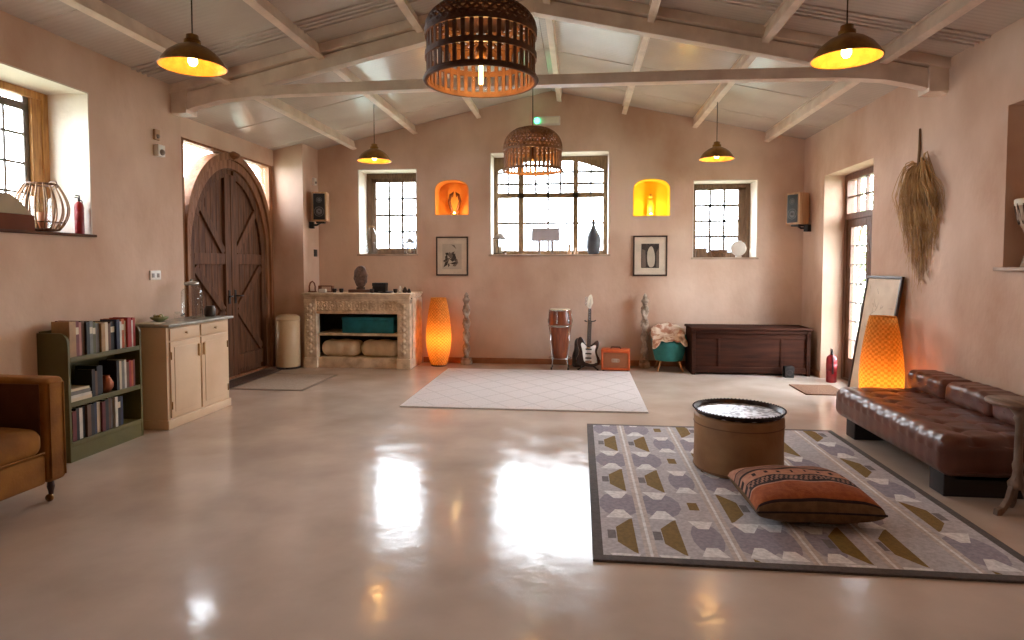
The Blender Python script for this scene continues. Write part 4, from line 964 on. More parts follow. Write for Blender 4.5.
for q in range(3):
    m = MB(); m.lathe([(.001, 0), (.011, 0), (.010, .014), (.001, .015)], 12, M=Matrix.Translation((.085 + q * .012, -.026, .15 - q * .042)) @ Matrix.Rotation(PI / 2, 4, 'X')); m.build('knob', M_WHITE, G)
m = MB(); m.prism([(-.027, .24), (.027, .24), (.021, .79), (-.021, .79)], 'y', -.030, -.006); m.build('neck', mk('maple_neck', (198, 150, 92), .35, coat=.3), G, bevel=.004)
m = MB(); m.prism([(-.026, .26), (.026, .26), (.0205, .785), (-.0205, .785)], 'y', -.034, -.0302)
fb = m.build('fretboard', mk('dark_fretboard', (66, 44, 34), .4), G)
m = MB()
for q in range(20):
    z = .785 - .52 * (1 - 2 ** (-(q + 1) / 12)) / (1 - 2 ** (-21 / 12)) * .98; m.box(-.023, .023, -.0352, -.034, z - .0012, z + .0012)
m.build('frets', M_CHROME, fb)
hs = smooth([(-.022, .79), (.022, .79), (.026, .83), (.048, .86), (.040, .90), (.032, .965), (.010, .985), (-.012, .965), (-.030, .93), (-.036, .84)], 2)
m = MB(); m.prism(hs, 'y', -.026, -.010); hd = m.build('headstock', mk('white_lit_maple', (248, 240, 220), .3, coat=.3), G, bevel=.002)  # maple whitened for the light falling on the headstock
for q in range(6):
    m = MB(); z = .835 + q * .021; m.tube([(-.028, -.018, z), (-.052, -.018, z)], .003, 6); m.rbox(-.064, -.050, -.023, -.013, z - .006, z + .006, .003); m.build('tuner', M_CHROME, hd)
m = MB()
for q in range(6):
    x = -.02 + q * .008; m.tube([(x * 1.1, -.0375, .066), (x * .72, -.0370, .785), (x * .6, -.028, .84 + q * .02)], .0009, 4)
m.build('strings', M_CHROME, G)
m = MB(); m.prism([(.0, .0), (.02, .0), (.02, .01)], 'z', 0, .001)
t = thing('guitar_stand', 'black tubular guitar stand holding the electric guitar', 'stand', (.13, 9.06, 0))
m = MB(); m.tube([(0, .03, .04), (.02, .045, .30), (.035, .06, .70)], .011, 8); m.build('post', M_BLACK, t)
m = MB(); m.tube([(-.055, -.09, .715), (-.052, -.03, .70), (-.02, .04, .69), (.05, .05, .69), (.085, .0, .70), (.095, -.06, .715)], .008, 8); m.build('yoke', M_BLACK, t)
m = MB(); m.tube([(-.11, -.165, .06), (-.11, -.17, .040), (-.10, -.04, .035), (0, .03, .05), (.09, -.04, .035), (.10, -.17, .040), (.10, -.165, .06)], .008, 8); m.build('cradle', M_BLACK, t)
for (x, y) in ((-.15, -.13), (.13, -.13), (0, .19)):
    m = MB(); m.tube([(0, .03, .07), (x, y, .012)], .009, 8); m.sphere((x, y, .013), .013, 0, 10); m.build('leg', M_BLACK, t)
t = thing('guitar_bag', 'dark padded instrument bag slumped against the wall between the conga and the guitar', 'bag', (-.045, 9.22, 0))
m = MB(); m.rbox(-.075, .085, -.06, .06, 0, .42, .05, 0, 5, n=18, disp=lambda q: [q[0] * (1 - .55 * max(0, q[2] / .42) ** 1.5) + .05 * q[2] + .006 * math.sin(q[2] * 30), q[1] * (1 - .4 * q[2] / .42) + .22 * q[2] , q[2]]); m.build('case', mk('charcoal_nylon', (86, 76, 70), .8, 0, (64, 56, 52), 8, .2, 60), t)
m = MB(); m.tube([(-.02, -.05, .12), (-.03, -.075, .20), (.0, -.03, .30)], .009, 6); m.build('strap', M_BLACK, t)
# ------------------------------------------------------------------ amplifier
t = thing('guitar_amplifier', 'small orange guitar amplifier with a woven grille on the floor by the back wall', 'amplifier', (.515, 8.98, 0), R(-4))
M_OR = mk('orange_vinyl', (214, 100, 44), .5, 0, (196, 84, 36), 20, .15, 120)
m = MB(); m.rbox(-.205, .205, -.11, -.085, .265, .31, .012); m.rbox(-.205, .205, -.11, -.085, .015, .045, .012); m.rbox(-.205, -.175, -.11, -.085, .015, .31, .012); m.rbox(.175, .205, -.11, -.085, .015, .31, .012); m.rbox(-.205, .205, -.09, .12, .015, .31, .014); m.build('cabinet', M_OR, t)
m = MB(); m.rbox(-.172, .172, -.098, -.088, .048, .262, .004); gr = m.build('grille', mk('basketweave_grille', (176, 112, 74), .9, 0, (140, 84, 54), 60, .5, 160), t)
m = MB()
for k in range(3):
    m.ring(.022, .0045, (0, 0, 0), 18, 6, 0, Matrix.Translation((-.03 + k * .03, -.100, .155)) @ Matrix.Rotation(PI / 2, 4, 'X'))
m.build('badge', mk('badge_silver', (200, 190, 170), .3, .5), gr)
m = MB(); m.tube([(-.07, .0, .312), (-.06, .0, .335), (.06, .0, .335), (.07, .0, .312)], .008, 7); m.build('handle', M_BLACK, t)
for (x, y) in ((-.17, -.07), (.17, -.07), (-.17, .09), (.17, .09)):
    m = MB(); m.lathe([(.001, 0), (.016, 0), (.014, .016), (.001, .016)], 12, c=(x, y, 0)); m.build('foot', M_BLACK, t)
# ------------------------------------------------------------------ teal tub chair and throw
t = thing('tub_chair', 'teal tub chair on splayed wooden legs beside the long dark bench', 'chair', (1.275, 9.07, 0))
def tubfn(a): return .5 + .5 * math.sin(a)      # 1 at the back (+y)
m = MB(); V = []; F = []; n = 48; ks = 10
for lay in (0, 1):
    for k in range(ks + 1):
        for i in range(n):
            a = 2 * PI * i / n; hgt = .415 + .19 * max(0, math.sin(a) * .75 + .35)
            z = .15 + (hgt - .15) * k / ks if lay == 0 else hgt - (hgt - .40) * k / ks
            r = (.19 + .055 * math.sin(min(1, (z - .15) / .30) * PI / 2) - .0) if lay == 0 else .205 - .0 * k
            V.append((r * math.cos(a), r * math.sin(a) * .95, z))
for k in range(2 * ks + 1):
    for i in range(n): j = (i + 1) % n; F.append((k * n + i, k * n + j, (k + 1) * n + j, (k + 1) * n + i))
F.append(tuple(reversed(range(n)))); F.append(tuple((2 * ks + 1) * n + i for i in range(n)))
m.add(V, F, 0, True); m.build('shell', mk('teal_velvet', (44, 124, 118), .8, 0, (32, 104, 100), 8, .1, 60), t)
m = MB(); m.lathe([(.001, .395), (.19, .395), (.20, .41), (.20, .445), (.18, .46), (.001, .465)], 36); m.build('seat_cushion', mk('teal_velvet', (44, 124, 118)), t)
for (x, y) in ((-.15, -.14), (.15, -.14), (-.15, .14), (.15, .14)):
    m = MB(); m.tube([(x * .8, y * .8, .16), (x * 1.2, y * 1.2, 0.004)], [.016, .010], 10); m.build('leg', mk('pine_leg', (176, 122, 76), .5), t)
# throw draped over it
m = MB(); nx, ny = 44, 30; V = []; F = []
rg = random.Random(5)
ph = [rg.uniform(0, 6) for _ in range(6)]
def throwz(x, y):
    # drape: over the seat, up over the back and down outside the front rim
    r = math.hypot(x, y / .95)
    a = math.atan2(y / .95, x); rim = .415 + .19 * max(0, math.sin(a) * .75 + .35)
    wr = .010 * math.sin(x * 40 + ph[0]) * math.sin(y * 26 + ph[1]) + .006 * math.sin(x * 75 + y * 30 + ph[2])
    if r < .20: z = .478 + (rim + .016 - .478) * max(0, (r - .12) / .08) ** 1.5 if rim > .462 else .478 - 0.03 * max(0, (r - .15) / .05)
    elif r < .265: z = rim + .016
    else: z = rim + .016 - (r - .265) * 1.3
    return z + wr + .006
for j in range(ny + 1):
    for i in range(nx + 1):
        u = -1 + 2 * i / nx; v = -1 + 2 * j / ny
        x = .236 * u - .012 + .008 * math.sin(v * 7 + ph[3]); y = -.225 + (v + 1) / 2 * .485 + .02 * math.sin(u * 8 + ph[4])
        V.append((x, y, throwz(x, y)))
for j in range(ny):
    for i in range(nx): a = j * (nx + 1) + i; F.append((a, a + 1, a + nx + 2, a + nx + 1))
m.add(V, F, 0, True)
m = m.build('throw', mk('patterned_throw', (224, 204, 182), .95, 0, (184, 132, 108), 11, .6, 50, contrast=(.40, .52)), None, (1.275, 9.07, 0), fix=False); tag(m, 'cream and rust patterned throw draped over the teal tub chair', 'throw')
so = m.modifiers.new('thickness', 'SOLIDIFY'); so.thickness = .012; so.offset = 1
# ------------------------------------------------------------------ long dark bench (chest)
M_BENCH = mk('dark_stained_oak', (64, 33, 21), .8, 0, (44, 23, 15), 4, .15, 20, (.6, 6, 6), spec=.12)
t = thing('bench_chest', 'long dark stained wooden bench chest against the back wall on the right', 'bench', (1.54, 8.74, 0))
BL, BDp = 1.57, .52
m = MB(); m.rbox(.05, BL - .05, .03, .06, .03, .57, .004); m.build('front_panel', M_BENCH, t)
m = MB(); m.rbox(.05, BL - .05, .012, .035, .03, .11, .004); m.rbox(.05, BL - .05, .018, .035, .50, .57, .004); m.rbox(.35, .39, .020, .035, .11, .50, .003); m.rbox(BL - .39, BL - .35, .020, .035, .11, .50, .003); m.build('front_frame', M_BENCH, t)
for xa in (0, BL - .05):
    m = MB(); m.prism([(-.0, 0), (BDp, 0), (BDp, .62), (0, .62), (-.02, .60), (0, .55)], 'x', xa, xa + .05); m.build('end_panel', M_BENCH, t, bevel=.004)
m = MB(); m.rbox(.05, BL - .05, BDp - .03, BDp, .03, .57, .004); m.build('rear_panel', M_BENCH, t)
m = MB(); m.rbox(-.02, BL + .02, -.035, BDp + .01, .621, .655, .01); m.rbox(.052, BL - .052, -.012, .03, .575, .621, .006); m.build('lid', M_BENCH, t)
t = thing('black_speaker_box', 'small black box on the floor in front of the right end of the dark bench', 'box', (2.80, 8.66, 0)); t.name = 'black_box'
m = MB(); m.rbox(-.06, .06, -.05, .045, 0, .15, .006); m.build('body', M_BLACK, t); m = MB(); m.ring(.035, .005, (0, 0, 0), 20, 6, 0, Matrix.Translation((0, -.051, .07)) @ Matrix.Rotation(PI / 2, 4, 'X')); m.build('grille_ring', mk('dark_grey_plastic', (48, 44, 44), .5), t)
# ------------------------------------------------------------------ extinguishers
M_RED = mk('signal_red', (150, 20, 26), .35, 0, (134, 15, 20), 2)
def ext(lab, loc, sc, rz=0, rad=1):
    t = thing('fire_extinguisher', lab, 'fire extinguisher', loc, rz, 'fire extinguishers'); t.scale = (rad, rad, 1); s_ = sc
    m = MB(); m.lathe([(r * s_, z * s_) for r, z in [(.001, .0), (.072, 0), (.075, .012), (.075, .30), (.066, .335), (.04, .358), (.022, .365), (.001, .366)]], 28); m.build('cylinder', M_RED, t)
    m = MB(); m.lathe([(r * s_, z * s_) for r, z in [(.0755, .15), (.0758, .15), (.0758, .25), (.0755, .25)]], 28, caps=False); m.build('label_band', mk('dull_red_label', (150, 40, 40), .5), t)
    m = MB(); m.lathe([(r * s_, z * s_) for r, z in [(.001, .36), (.02, .362), (.02, .40), (.001, .405)]], 14); m.rbox(-.09 * s_, .03 * s_, -.012 * s_, .012 * s_, .40 * s_, .412 * s_, .003); m.rbox(-.08 * s_, .02 * s_, -.01 * s_, .01 * s_, .425 * s_, .436 * s_, .003); m.rbox(-.0 * s_, .02 * s_, -.01 * s_, .01 * s_, .40 * s_, .43 * s_, .003); m.build('valve_lever', M_BLACK, t)
    m = MB(); m.tube([(q[0] * s_, q[1] * s_, q[2] * s_) for q in [(.02, 0, .385), (.07, .0, .375), (.095, 0, .31), (.09, 0, .12)]], [.008 * s_, .008 * s_, .008 * s_, .014 * s_], 8); m.build('hose', M_BLACK, t)
ext('red fire extinguisher on the floor beside the glazed side door', (3.235, 8.36, 0), .98, R(-100), .85)
ext('small red fire extinguisher standing on the left window sill', (XL - .045, 4.76, 1.7645), .74, R(90), .62)
# ------------------------------------------------------------------ leaning framed print on the right wall
t = thing('leaning_frame', 'tall dark framed pale print leaning on the right wall behind the woven lamp', 'framed print', (2.96, 6.50, 0))
ang = math.atan2(.20, 1.40); M_ = Matrix.Rotation(ang, 4, 'Y')
FW, FH = .76, 1.41
m = MB()
for a_ in ((0, .025, 0, FW, 0, .03), (0, .025, 0, FW, FH - .03, FH), (0, .025, 0, .03, .03, FH - .03), (0, .025, FW - .03, FW, .03, FH - .03)): m.rbox(*a_, .004, M=M_)
m.build('frame', mk('dark_walnut', (62, 42, 34), .4), t)
m = MB(); m.box(.012, .016, .03, FW - .03, .03, FH - .03, 0, M_); m.build('print', mk('aged_print_paper', (218, 198, 172), .6, 0, (200, 176, 148), 4), t)
m = MB(); rg = random.Random(11)
for k in range(26):
    cy, cz = FW / 2 + rg.gauss(0, .11), .95 + rg.gauss(0, .18); a = rg.uniform(0, 6); l_ = rg.uniform(.03, .12)
    m.tube([M_ @ Vector((.0118, cy, cz)), M_ @ Vector((.0118, cy + l_ * math.cos(a), cz + l_ * math.sin(a)))], .0012, 4)
m.build('ink_drawing', mk('faded_ink', (142, 118, 98), .8), t)
# ------------------------------------------------------------------ dried palm bunch on the right wall
t = thing('dried_palm_bunch', 'large dried straw coloured palm bunch hanging on the right wall', 'dried plant', (XR, 6.30, 0))
M_STRAW = mk('dry_straw', (206, 166, 110), .8, 0, (160, 118, 70), 8); rg = random.Random(21)
m = MB(); m.tube([(-.012, .03, 2.80), (-.015, .02, 2.62), (-.03, .0, 2.45), (-.05, -.02, 2.20)], [.008, .012, .016, .010], 7); st_ = m.build('stem', mk('brown_stalk', (120, 86, 54), .7), t)
m = MB()
for k in range(180):
    out = rg.gauss(0, .20)
    if k % 6 == 0: out = -rg.uniform(.20, .40)                       # the loose side toward the camera
    out = max(-.44, min(.44, out)); e = abs(out) / .44
    L_ = (1.22 - .62 * e) * rg.uniform(.55, 1.0); z0 = 2.47 - rg.random() * .10
    rise = .20 * e * rg.uniform(.4, 1.1); dp_ = rg.uniform(.03, .13); w0 = rg.uniform(-.05, .05)
    p = []
    for q in range(9):
        u = q / 8
        yy_ = out * min(1, 1.35 * u ** .75) * (1 if u < .6 else 1 - .35 * (u - .6)) + w0 * u * u + .012 * math.sin(u * 9 + k)
        zz = z0 + rise * math.sin(min(1, u * 2.2) * PI) * .8 - L_ * u ** 1.5
        p.append((-.012 - dp_ * math.sin(min(1, u * 1.2) * PI) * (1 - .4 * e), yy_, zz))
    m.tube(p, [.0055, .0045, .004, .0032, .0028, .0024, .002, .0016, .001], 4)
    for q in range(2, 9):                                            # hanging leaflets along each frond
        b_ = Vector(p[q])
        for sg in (-1, 1):
            if rg.random() < .55:
                l_ = rg.uniform(.05, .13); a = rg.uniform(.15, .6); w_ = .006
                tip = b_ + Vector((rg.uniform(-.02, .01), sg * l_ * math.sin(a), -l_ * math.cos(a))); tip.x = min(tip.x, -.004)
                mid = (b_ + tip) / 2
                m.add([b_, mid + Vector((0, w_, 0)), tip, mid - Vector((.003, w_, 0))], [(0, 1, 2, 3)])
m.build('fronds', M_STRAW, t, fix=False)
# ------------------------------------------------------------------ goblet drum in the right niche
t = thing('goblet_drum', 'pale goblet shaped drum standing in the niche at the right edge', 'drum', (3.38, 5.02, 1.4905))
t.location = (3.335, 4.985, 1.4905)
m = MB(); m.lathe([(.080, 0), (.076, .01), (.050, .12), (.047, .20), (.066, .27), (.106, .36), (.118, .44), (.121, .49)], 32, caps=True); m.build('body', mk('pale_carved_clay', (186, 160, 134), .6, 0, (140, 112, 90), 10), t)
m = MB(); m.lathe([(.122, .455), (.126, .46), (.126, .50), (.118, .508), (.001, .51)], 32, caps=False); m.build('skin', mk('drum_skin', (222, 206, 180), .5), t)
m = MB()
for k in range(16):
    a = 2 * PI * k / 16; b_ = a + PI / 16; m.tube([(.126 * math.cos(a), .126 * math.sin(a), .47), (.094 * math.cos(b_), .094 * math.sin(b_), .32), (.126 * math.cos(a + PI / 8), .126 * math.sin(a + PI / 8), .47)], .004, 4)
m.build('lacing', mk('dark_cord', (84, 56, 40), .8), t)
# ------------------------------------------------------------------ wall speakers
def speaker(lab, loc, rz, bx):
    t = thing('wall_speaker', lab, 'loudspeaker', loc, rz, 'wall speakers')
    m = MB(); m.rbox(-.108, .108, -.10, .10, -.22, .22, .008); m.build('cabinet', mk('light_speaker_wood', (190, 150, 112), .45, 0, (170, 128, 90), 4, .05, 20, (8, 8, 1)), t)
    m = MB(); m.rbox(-.086, .086, -.108, -.099, -.195, .195, .006); m.build('baffle', M_BLACK, t)
    for z, r in ((-.075, .070), (.10, .040)):
        m = MB(); m.lathe([(r * .15, -.0), (r * .3, .012), (r * .45, .006), (r * .85, -.004), (r, .006), (r * 1.06, .004), (r * 1.06, -.004)], 28, M=Matrix.Translation((0, -.108, z)) @ Matrix.Rotation(PI / 2, 4, 'X'), caps=False); m.build('cone' if r > .05 else 'tweeter', mk('grey_cone', (92, 84, 82), .45), t)
    m = MB(); m.tube(bx, .016, 8); m.rbox(bx[-1][0] - .035, bx[-1][0] + .035, bx[-1][1] - .035, bx[-1][1] + .035, bx[-1][2] - .05, bx[-1][2] + .05, .005); m.rbox(-.06, .06, -.06, .06, -.245, -.215, .006); m.build('bracket', M_BLACK, t)
speaker('wall speaker on a bracket above the cream bin and fireplace at left', (-3.915, 9.08, 2.39), R(10), [(0, 0, -.23), (-.06, 0, -.27), (-.14, .025, -.27)])
speaker('wall speaker on a bracket in the back right corner above the dark bench', (3.035, 9.14, 2.30), R(-58), [(0, 0, -.23), (.02, .05, -.27), (.09, .092, -.27)])
# ------------------------------------------------------------------ pictures
def picture(lab, cx, seed):
    t = thing('framed_photograph', lab, 'framed picture', (cx, YB - .026, 1.65), 0, 'framed photographs on the back wall')
    w_, h_ = .50, .60; m = MB()
    for a_ in ((-w_ / 2, w_ / 2, h_ / 2 - .022, h_ / 2), (-w_ / 2, w_ / 2, -h_ / 2, -h_ / 2 + .022), (-w_ / 2, -w_ / 2 + .022, -h_ / 2, h_ / 2), (w_ / 2 - .022, w_ / 2, -h_ / 2, h_ / 2)): m.rbox(a_[0], a_[1], 0, .024, a_[2], a_[3], .003)
    m.build('frame', mk('dark_walnut', (62, 42, 34), .4), t)
    m = MB(); m.box(-w_ / 2 + .02, w_ / 2 - .02, .010, .013, -h_ / 2 + .02, h_ / 2 - .02); m.build('mount', mk('ivory_mount', (222, 206, 186), .7), t)
    m = MB(); rg = random.Random(seed)
    if seed == 1:
        m.box(-.15, .15, .007, .0095, -.20, .19, 0)
        for k in range(16):
            a = rg.uniform(0, PI); c_ = (rg.gauss(0, .05), rg.gauss(-.02, .08)); l_ = rg.uniform(.03, .09); wd_ = rg.uniform(.015, .04)
            d = Vector((math.cos(a), math.sin(a))); e = Vector((-d.y, d.x)) * wd_; P0, P1 = Vector(c_) - d * l_, Vector(c_) + d * l_
            q = [P0, P0 * .4 + P1 * .6 + e, P1, P0 * .6 + P1 * .4 - e]; m.prism([(max(-.14, min(.14, p.x)), max(-.19, min(.18, p.y))) for p in q], 'y', .006 - k * .0001, .0065, 1 + (k % 3 == 0))
    else:
        m.box(-.13, .13, .007, .0095, -.18, .18, 1)
        m.prism(smooth([(-.03, -.17), (.06, -.17), (.075, -.02), (.05, .10), (.02, .15), (-.02, .12), (-.05, .02)], 2), 'y', .0055, .0066, 0)
        m.prism([(-.12, -.17), (-.06, -.17), (-.07, .08), (-.12, .10)], 'y', .0058, .0066, 2); m.prism([(.09, -.17), (.125, -.17), (.125, .12), (.09, .05)], 'y', .0058, .0066, 2)
    m.build('print', [mk('print_pale', (200, 186, 168), .6), mk('print_dark', (66, 54, 48), .6, 0, (40, 34, 32), 14), mk('print_mid', (116, 100, 90), .6)], t)
    MB().box(-w_ / 2 + .02, w_ / 2 - .02, .003, .0045, -h_ / 2 + .02, h_ / 2 - .02).build('glass', M_GLASS, t)
picture('dark framed monochrome picture with a pale ground hanging under the amber niche', -1.96, 1)
picture('dark framed monochrome picture of an upright pale shape hanging under the yellow niche', 1.035, 2)
# ------------------------------------------------------------------ niche lamps and ornaments
t = thing('niche_sculpture', 'pair of curved dark horn shapes standing in the glowing amber niche', 'sculpture', (-1.955, YB + .17, NL[2] + .012))
M_AMB = mk('amber_carving', (120, 62, 28), .6, 0, (84, 42, 20), 8)
for sg in (-1, 1):
    m = MB(); m.tube([(sg * .015, 0, .02), (sg * .06, 0, .12), (sg * .085, 0, .22), (sg * .06, 0, .32), (sg * .025, 0, .36), (sg * .03, 0, .28)], [.018, .022, .024, .022, .016, .008], 10); m.build('horn', M_AMB, t)
m = MB(); m.rbox(-.06, .06, -.04, .04, 0, .03, .006); m.build('base', M_AMB, t)
t = thing('niche_sculpture', 'small upright block carving standing in the glowing yellow niche', 'sculpture', (1.05, YB + .17, NR[2] + .012))
M_YC = mk('yellow_carving', (206, 160, 44), .6, 0, (180, 134, 30), 8)
m = MB(); m.rbox(-.055, .055, -.03, .03, 0, .03, .005); m.build('base', M_YC, t); m = MB(); m.rbox(-.045, .045, -.02, .02, .03, .28, .008); m.rbox(-.03, .03, -.03, -.015, .06, .25, .01); m.sphere((0, -.02, .30), .035, 0, 12); m.build('figure', M_YC, t)
M_GLOW1 = emit('niche_glow', (1, .50, .10), 14); M_GLOW2 = emit('niche_glow_yellow', (1, .72, .12), 8)
for cx, h, lab, gm, pw, col in ((-1.935, NL, 'small glowing lamp on the floor of the amber niche', M_GLOW1, PW_N1, (1, .70, .32)), (1.05, NR, 'small glowing lamp on the floor of the yellow niche', M_GLOW2, PW_N2, (1, .88, .30))):
    t = thing('niche_lamp', lab, 'lamp', (cx, YB + .06, h[2] + .012), 0, 'niche lamps')
    m = MB(); m.lathe([(.001, 0), (.035, 0), (.035, .012), (.001, .012)], 20); m.build('base', M_BRASS, t); m = MB(); m.sphere((0, 0, .026), .020, 0, 12, sz=.8); m.build('bulb', gm, t)
    lamp_light('niche_light', (0, .0, .085), pw, col, .03, t)
# ------------------------------------------------------------------ things on the window sills
SZ1 = W1[2] + .0165; SZC = WC[2] + .0165; SZ2 = W2[2] + .0165
def lantern(lab, loc, s_, mat):
    t = thing('lantern', lab, 'lantern', loc, .4, 'window sill lanterns'); r = .085 * s_
    m = MB(); m.lathe([(.001, 0), (r, 0), (r, .018 * s_), (.001, .018 * s_)], 6, sm=False); m.build('base', mat, t)
    for k in range(6):
        a = 2 * PI * k / 6; m = MB(); m.tube([(r * .93 * math.cos(a), r * .93 * math.sin(a), .018 * s_), (r * .93 * math.cos(a), r * .93 * math.sin(a), .19 * s_)], .005 * s_ + .002, 6); m.build('post', mat, t)
    m = MB(); m.lathe([(r * .85, .018 * s_), (r * .85, .19 * s_)], 6, sm=False, caps=False); m.build('pane', M_GLASSJ, t)
    m = MB(); m.lathe([(.001, .19 * s_), (r * 1.08, .19 * s_), (r * 1.08, .20 * s_), (r * .45, .25 * s_), (r * .2, .265 * s_), (.001, .27 * s_)], 6, sm=False); m.build('roof', mat, t)
    m = MB(); m.ring(.03 * s_, .004, (0, 0, 0), 18, 6, 0, Matrix.Translation((0, 0, .295 * s_)) @ Matrix.Rotation(PI / 2, 4, 'X')); m.build('handle', mat, t)
    m = MB(); m.lathe([(.001, .018 * s_), (.03 * s_, .018 * s_), (.03 * s_, .10 * s_), (.001, .10 * s_)], 14); m.build('candle', mk('candle_wax', (226, 214, 190), .5), t)
M_PEW = mk('pewter_grey', (110, 100, 92), .5, .4); M_RUST = mk('brown_metal', (104, 84, 68), .5, .4)
lantern('small metal lantern at the right of the left small window sill', (-2.68, YB + .16, SZ1), .95, M_PEW)
lantern('larger brown lantern at the left end of the middle window sill', (-1.24, YB + .17, SZC), 1.25, M_RUST)
t = thing('demijohn', 'tall clear glass bottle jar at the left of the left small window sill', 'jar', (-3.30, YB + .17, SZ1))
m = MB(); m.lathe([(.001, .004), (.085, .004), (.10, .03), (.10, .28), (.085, .34), (.05, .38), (.04, .40), (.04, .42), (.032, .42), (.032, .40), (.075, .33), (.09, .28), (.09, .03), (.001, .014)], 28); m.build('body', M_GLASSJ, t)
m = MB(); m.lathe([(.001, .42), (.043, .42), (.045, .44), (.03, .452), (.001, .455)], 20); m.build('stopper', mk('cork', (160, 120, 80), .8), t)
t = thing('tall_bottle', 'tall blue grey bottle vase at the right end of the middle window sill', 'vase', (.20, YB + .14, SZC))
m = MB(); m.lathe([(.001, 0), (.065, 0), (.085, .02), (.11, .12), (.115, .20), (.10, .28), (.06, .36), (.03, .42), (.022, .47), (.022, .52), (.03, .535), (.022, .54), (.014, .53), (.014, .47), (.001, .45)], 32); m.build('body', mk('slate_glaze', (84, 88, 96), .35, 0, (66, 70, 78), 6), t)
t = thing('display_board', 'pale lilac board on two wooden legs on the middle window sill', 'board', (-.53, YB + .17, SZC))
m = MB(); m.rbox(-.215, .215, -.012, .012, .205, .41, .006); m.build('board', mk('lilac_board', (186, 178, 186), .7), t)
for x in (-.10, .10):
    m = MB(); m.rbox(x - .020, x + .020, .0125, .03, .0, .36, .003); m.rbox(x - .015, x + .015, -.07, .07, 0, .018, .004); m.build('leg', mk('grey_wood_leg', (120, 104, 92), .6), t)
for k, (cx, lab) in enumerate(((-.165, 'tiny pale figurine on the middle window sill right of the lilac board'), (-.06, 'tiny squat pale figurine on the middle window sill nearest the tall bottle'))):
    m = MB(); s_ = 1 - .35 * k; m.lathe([(.001, 0), (.03, 0), (.034, .03 * s_), (.02, .08 * s_), (.014, .10 * s_), (.022, .13 * s_), (.016, .155 * s_), (.001, .16 * s_)], 16); one('figurine', lab, 'figurine', (cx, YB + .15, SZC), m, mk('pale_clay', (196, 160, 126), .7), 'figurines on the middle sill')
t = thing('wooden_box', 'dark wooden box at the left of the right small window sill', 'box', (1.80, YB + .15, SZ2))
m = MB(); m.rbox(-.075, .075, -.06, .06, 0, .115, .005); m.build('body', M_WFRAME, t); m = MB(); m.rbox(-.08, .08, -.065, .065, .115, .14, .005); m.build('lid', M_WFRAME, t)
t = thing('wicker_basket', 'low brown wicker basket in the middle of the right small window sill', 'basket', (2.06, YB + .15, SZ2))
m = MB(); m.lathe([(.085, .0), (.095, .01), (.125, .10), (.132, .105), (.125, .115), (.117, .105), (.088, .012), (.001, .008)], 40, fn=lambda a, k, r, z: .003 * math.sin(a * 20 + k * PI), M=Matrix.Diagonal((1, .8, 1, 1))); m.build('body', mk('brown_wicker', (126, 88, 58), .8, 0, (90, 60, 40), 40, .4, 80), t)
t = thing('white_disc', 'round white disc ornament standing at the right of the right small window sill', 'ornament', (2.345, YB + .15, SZ2))
m = MB(); m.lathe([(.001, -.012), (.10, -.012), (.115, 0), (.10, .012), (.001, .012)], 36, M=Matrix.Translation((0, 0, .135)) @ Matrix.Rotation(R(82), 4, 'X')); m.build('disc', M_WHITE, t)
m = MB(); m.rbox(-.04, .04, -.03, .03, 0, .024, .005); m.build('base', M_WHITE, t)
# left wall sill
SL = 1.7645
t = thing('slatted_lantern', 'barrel shaped lantern of bent wooden strips on the left window sill', 'lantern', (XL - .15, 4.51, SL))
m = MB(); m.ring(.10, .010, (0, 0, .022), 30, 6); m.lathe([(.001, .012), (.10, .012), (.10, .028), (.001, .028)], 30); m.build('base', M_BAMBOO, t)
for k in range(18):
    a = 2 * PI * k / 18; m = MB(); m.tube([((.10 + .07 * math.sin(PI * (u / 8) ** .9) + .01) * math.cos(a), (.10 + .07 * math.sin(PI * (u / 8) ** .9) + .01) * math.sin(a), .02 + .36 * u / 8) for u in range(9)], .0062, 5); m.build('rib', mk('bent_wood_strip', (150, 112, 78), .6), t)
m = MB(); m.ring(.105, .009, (0, 0, .38), 30, 6); m.ring(.142, .005, (0, 0, .08), 30, 6); m.build('hoop', M_BAMBOO, t)
m = MB(); m.tube([(.11, 0, .34), (.15, 0, .36), (.13, 0, .40), (.07, 0, .395)], .005, 6); m.build('handle', M_BAMBOO, t)
m = MB(); m.lathe([(.065, .03), (.068, .28), (.062, .28), (.060, .034), (.001, .032)], 24, caps=False); m.build('glass_cylinder', M_GLASSJ, t)
m = MB(); m.lathe([(.001, .034), (.035, .034), (.035, .16), (.001, .16)], 18); m.build('candle', mk('amber_candle', (206, 130, 90), .5), t)
t = thing('wooden_casket', 'small brown casket with a sloping pale lid on the left window sill', 'box', (XL - .15, 4.12, SL))
m = MB(); m.rbox(-.11, .11, -.16, .21, 0, .12, .005); m.build('body', mk('reddish_wood', (116, 62, 36), .7, spec=.15), t)
m = MB(); m.prism([(-.155, .12), (.205, .12), (.10, .215), (.02, .265), (-.155, .265)], 'x', -.105, .105); m.build('lid', mk('pale_canvas_lid', (176, 160, 134), .8), t, bevel=.006)
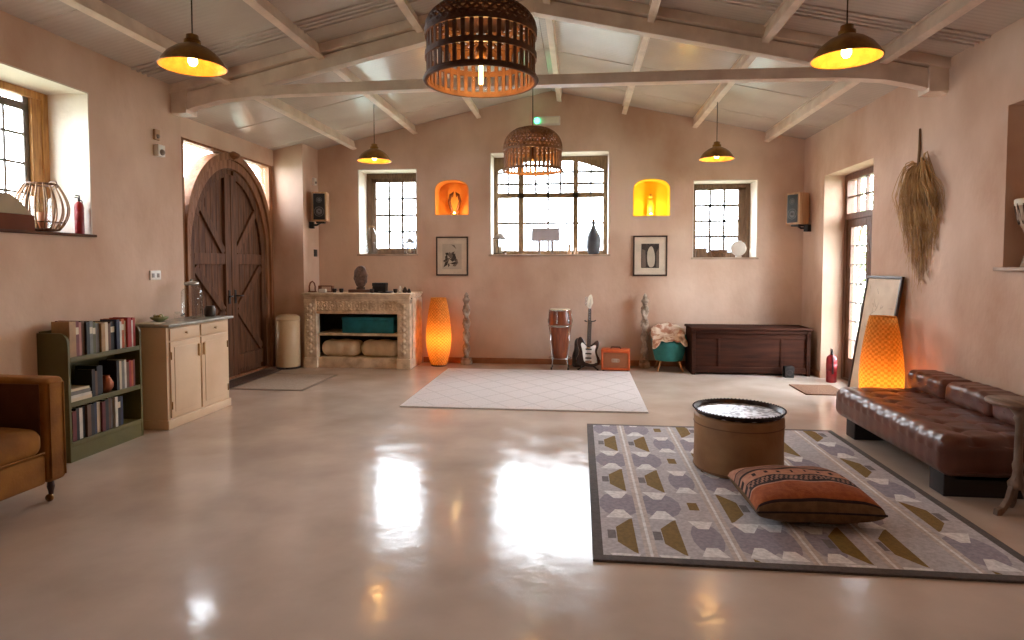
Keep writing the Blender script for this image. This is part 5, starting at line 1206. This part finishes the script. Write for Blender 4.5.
# ------------------------------------------------------------------ small wall fittings
def plate(name, lab, cat, loc, rz, w_, h_, mat, sub=None, grp=None, d_=.012):
    t = thing(name, lab, cat, loc, rz, grp); m = MB(); m.rbox(-w_ / 2, w_ / 2, -d_, 0, -h_ / 2, h_ / 2, .003); m.build('plate', mat, t)
    if sub == 'socket':
        for s_ in (-1, 1):
            m = MB(); m.rbox(s_ * w_ * .24 - .018, s_ * w_ * .24 + .018, -d_ - .002, -d_ + .001, -.022, .018, .002); m.build('outlet', mk('grey_plastic', (150, 140, 132), .5), t)
    if sub == 'switch':
        m = MB(); m.rbox(-.014, .014, -d_ - .006, -d_ + .001, -.02, .02, .003); m.build('rocker', mk('dark_grey_plastic', (48, 44, 44), .5), t)
    if sub == 'lens':
        m = MB(); m.sphere((0, -d_, -h_ * .15), w_ * .3, 0, 14); m.build('lens', mk('grey_plastic', (150, 140, 132), .5), t)
    return t
plate('wall_socket', 'white double wall socket on the left wall above the cream cabinet', 'socket', (XL, 5.60, 1.41), R(90), .15, .09, M_WHITE, 'socket')
plate('motion_sensor', 'white motion sensor box high on the left wall near the arched door', 'sensor', (XL, 5.68, 2.62), R(90), .10, .11, M_WHITE, 'lens', 'wall sensors', .05)
plate('thermostat', 'small pale thermostat on the left wall just above the motion sensor', 'thermostat', (XL, 5.66, 2.77), R(90), .07, .10, mk('pale_clay', (196, 160, 126), .7), 'lens', None, .025)
plate('wall_switch', 'small black wall switch between the bin and the fireplace', 'switch', (XL, 9.28, 1.70), R(90), .11, .11, M_BLACK, 'switch')
plate('alarm_sensor', 'tiny white sensor above the left wall speaker', 'sensor', (XL, 9.24, 2.80), R(90), .07, .11, M_WHITE, 'lens', 'wall sensors', .04)
# emergency light high on the gable
t = thing('emergency_light', 'white emergency light box with a green glowing lamp high on the back gable', 'emergency light', (-.505, YB, 3.67))
m = MB(); m.rbox(-.20, .20, -.06, 0, -.065, .065, .012); m.build('housing', mk('pale_plastic', (214, 206, 196), .4), t)
m = MB(); m.rbox(-.09, .18, -.066, -.058, -.045, .045, .006); m.build('diffuser', mk('frosted_diffuser', (228, 222, 206), .3), t)
m = MB(); m.sphere((-.145, -.06, .0), .042, 0, 14); m.build('green_lamp', emit('green_glow', (.05, 1, .35), 3.0), t)
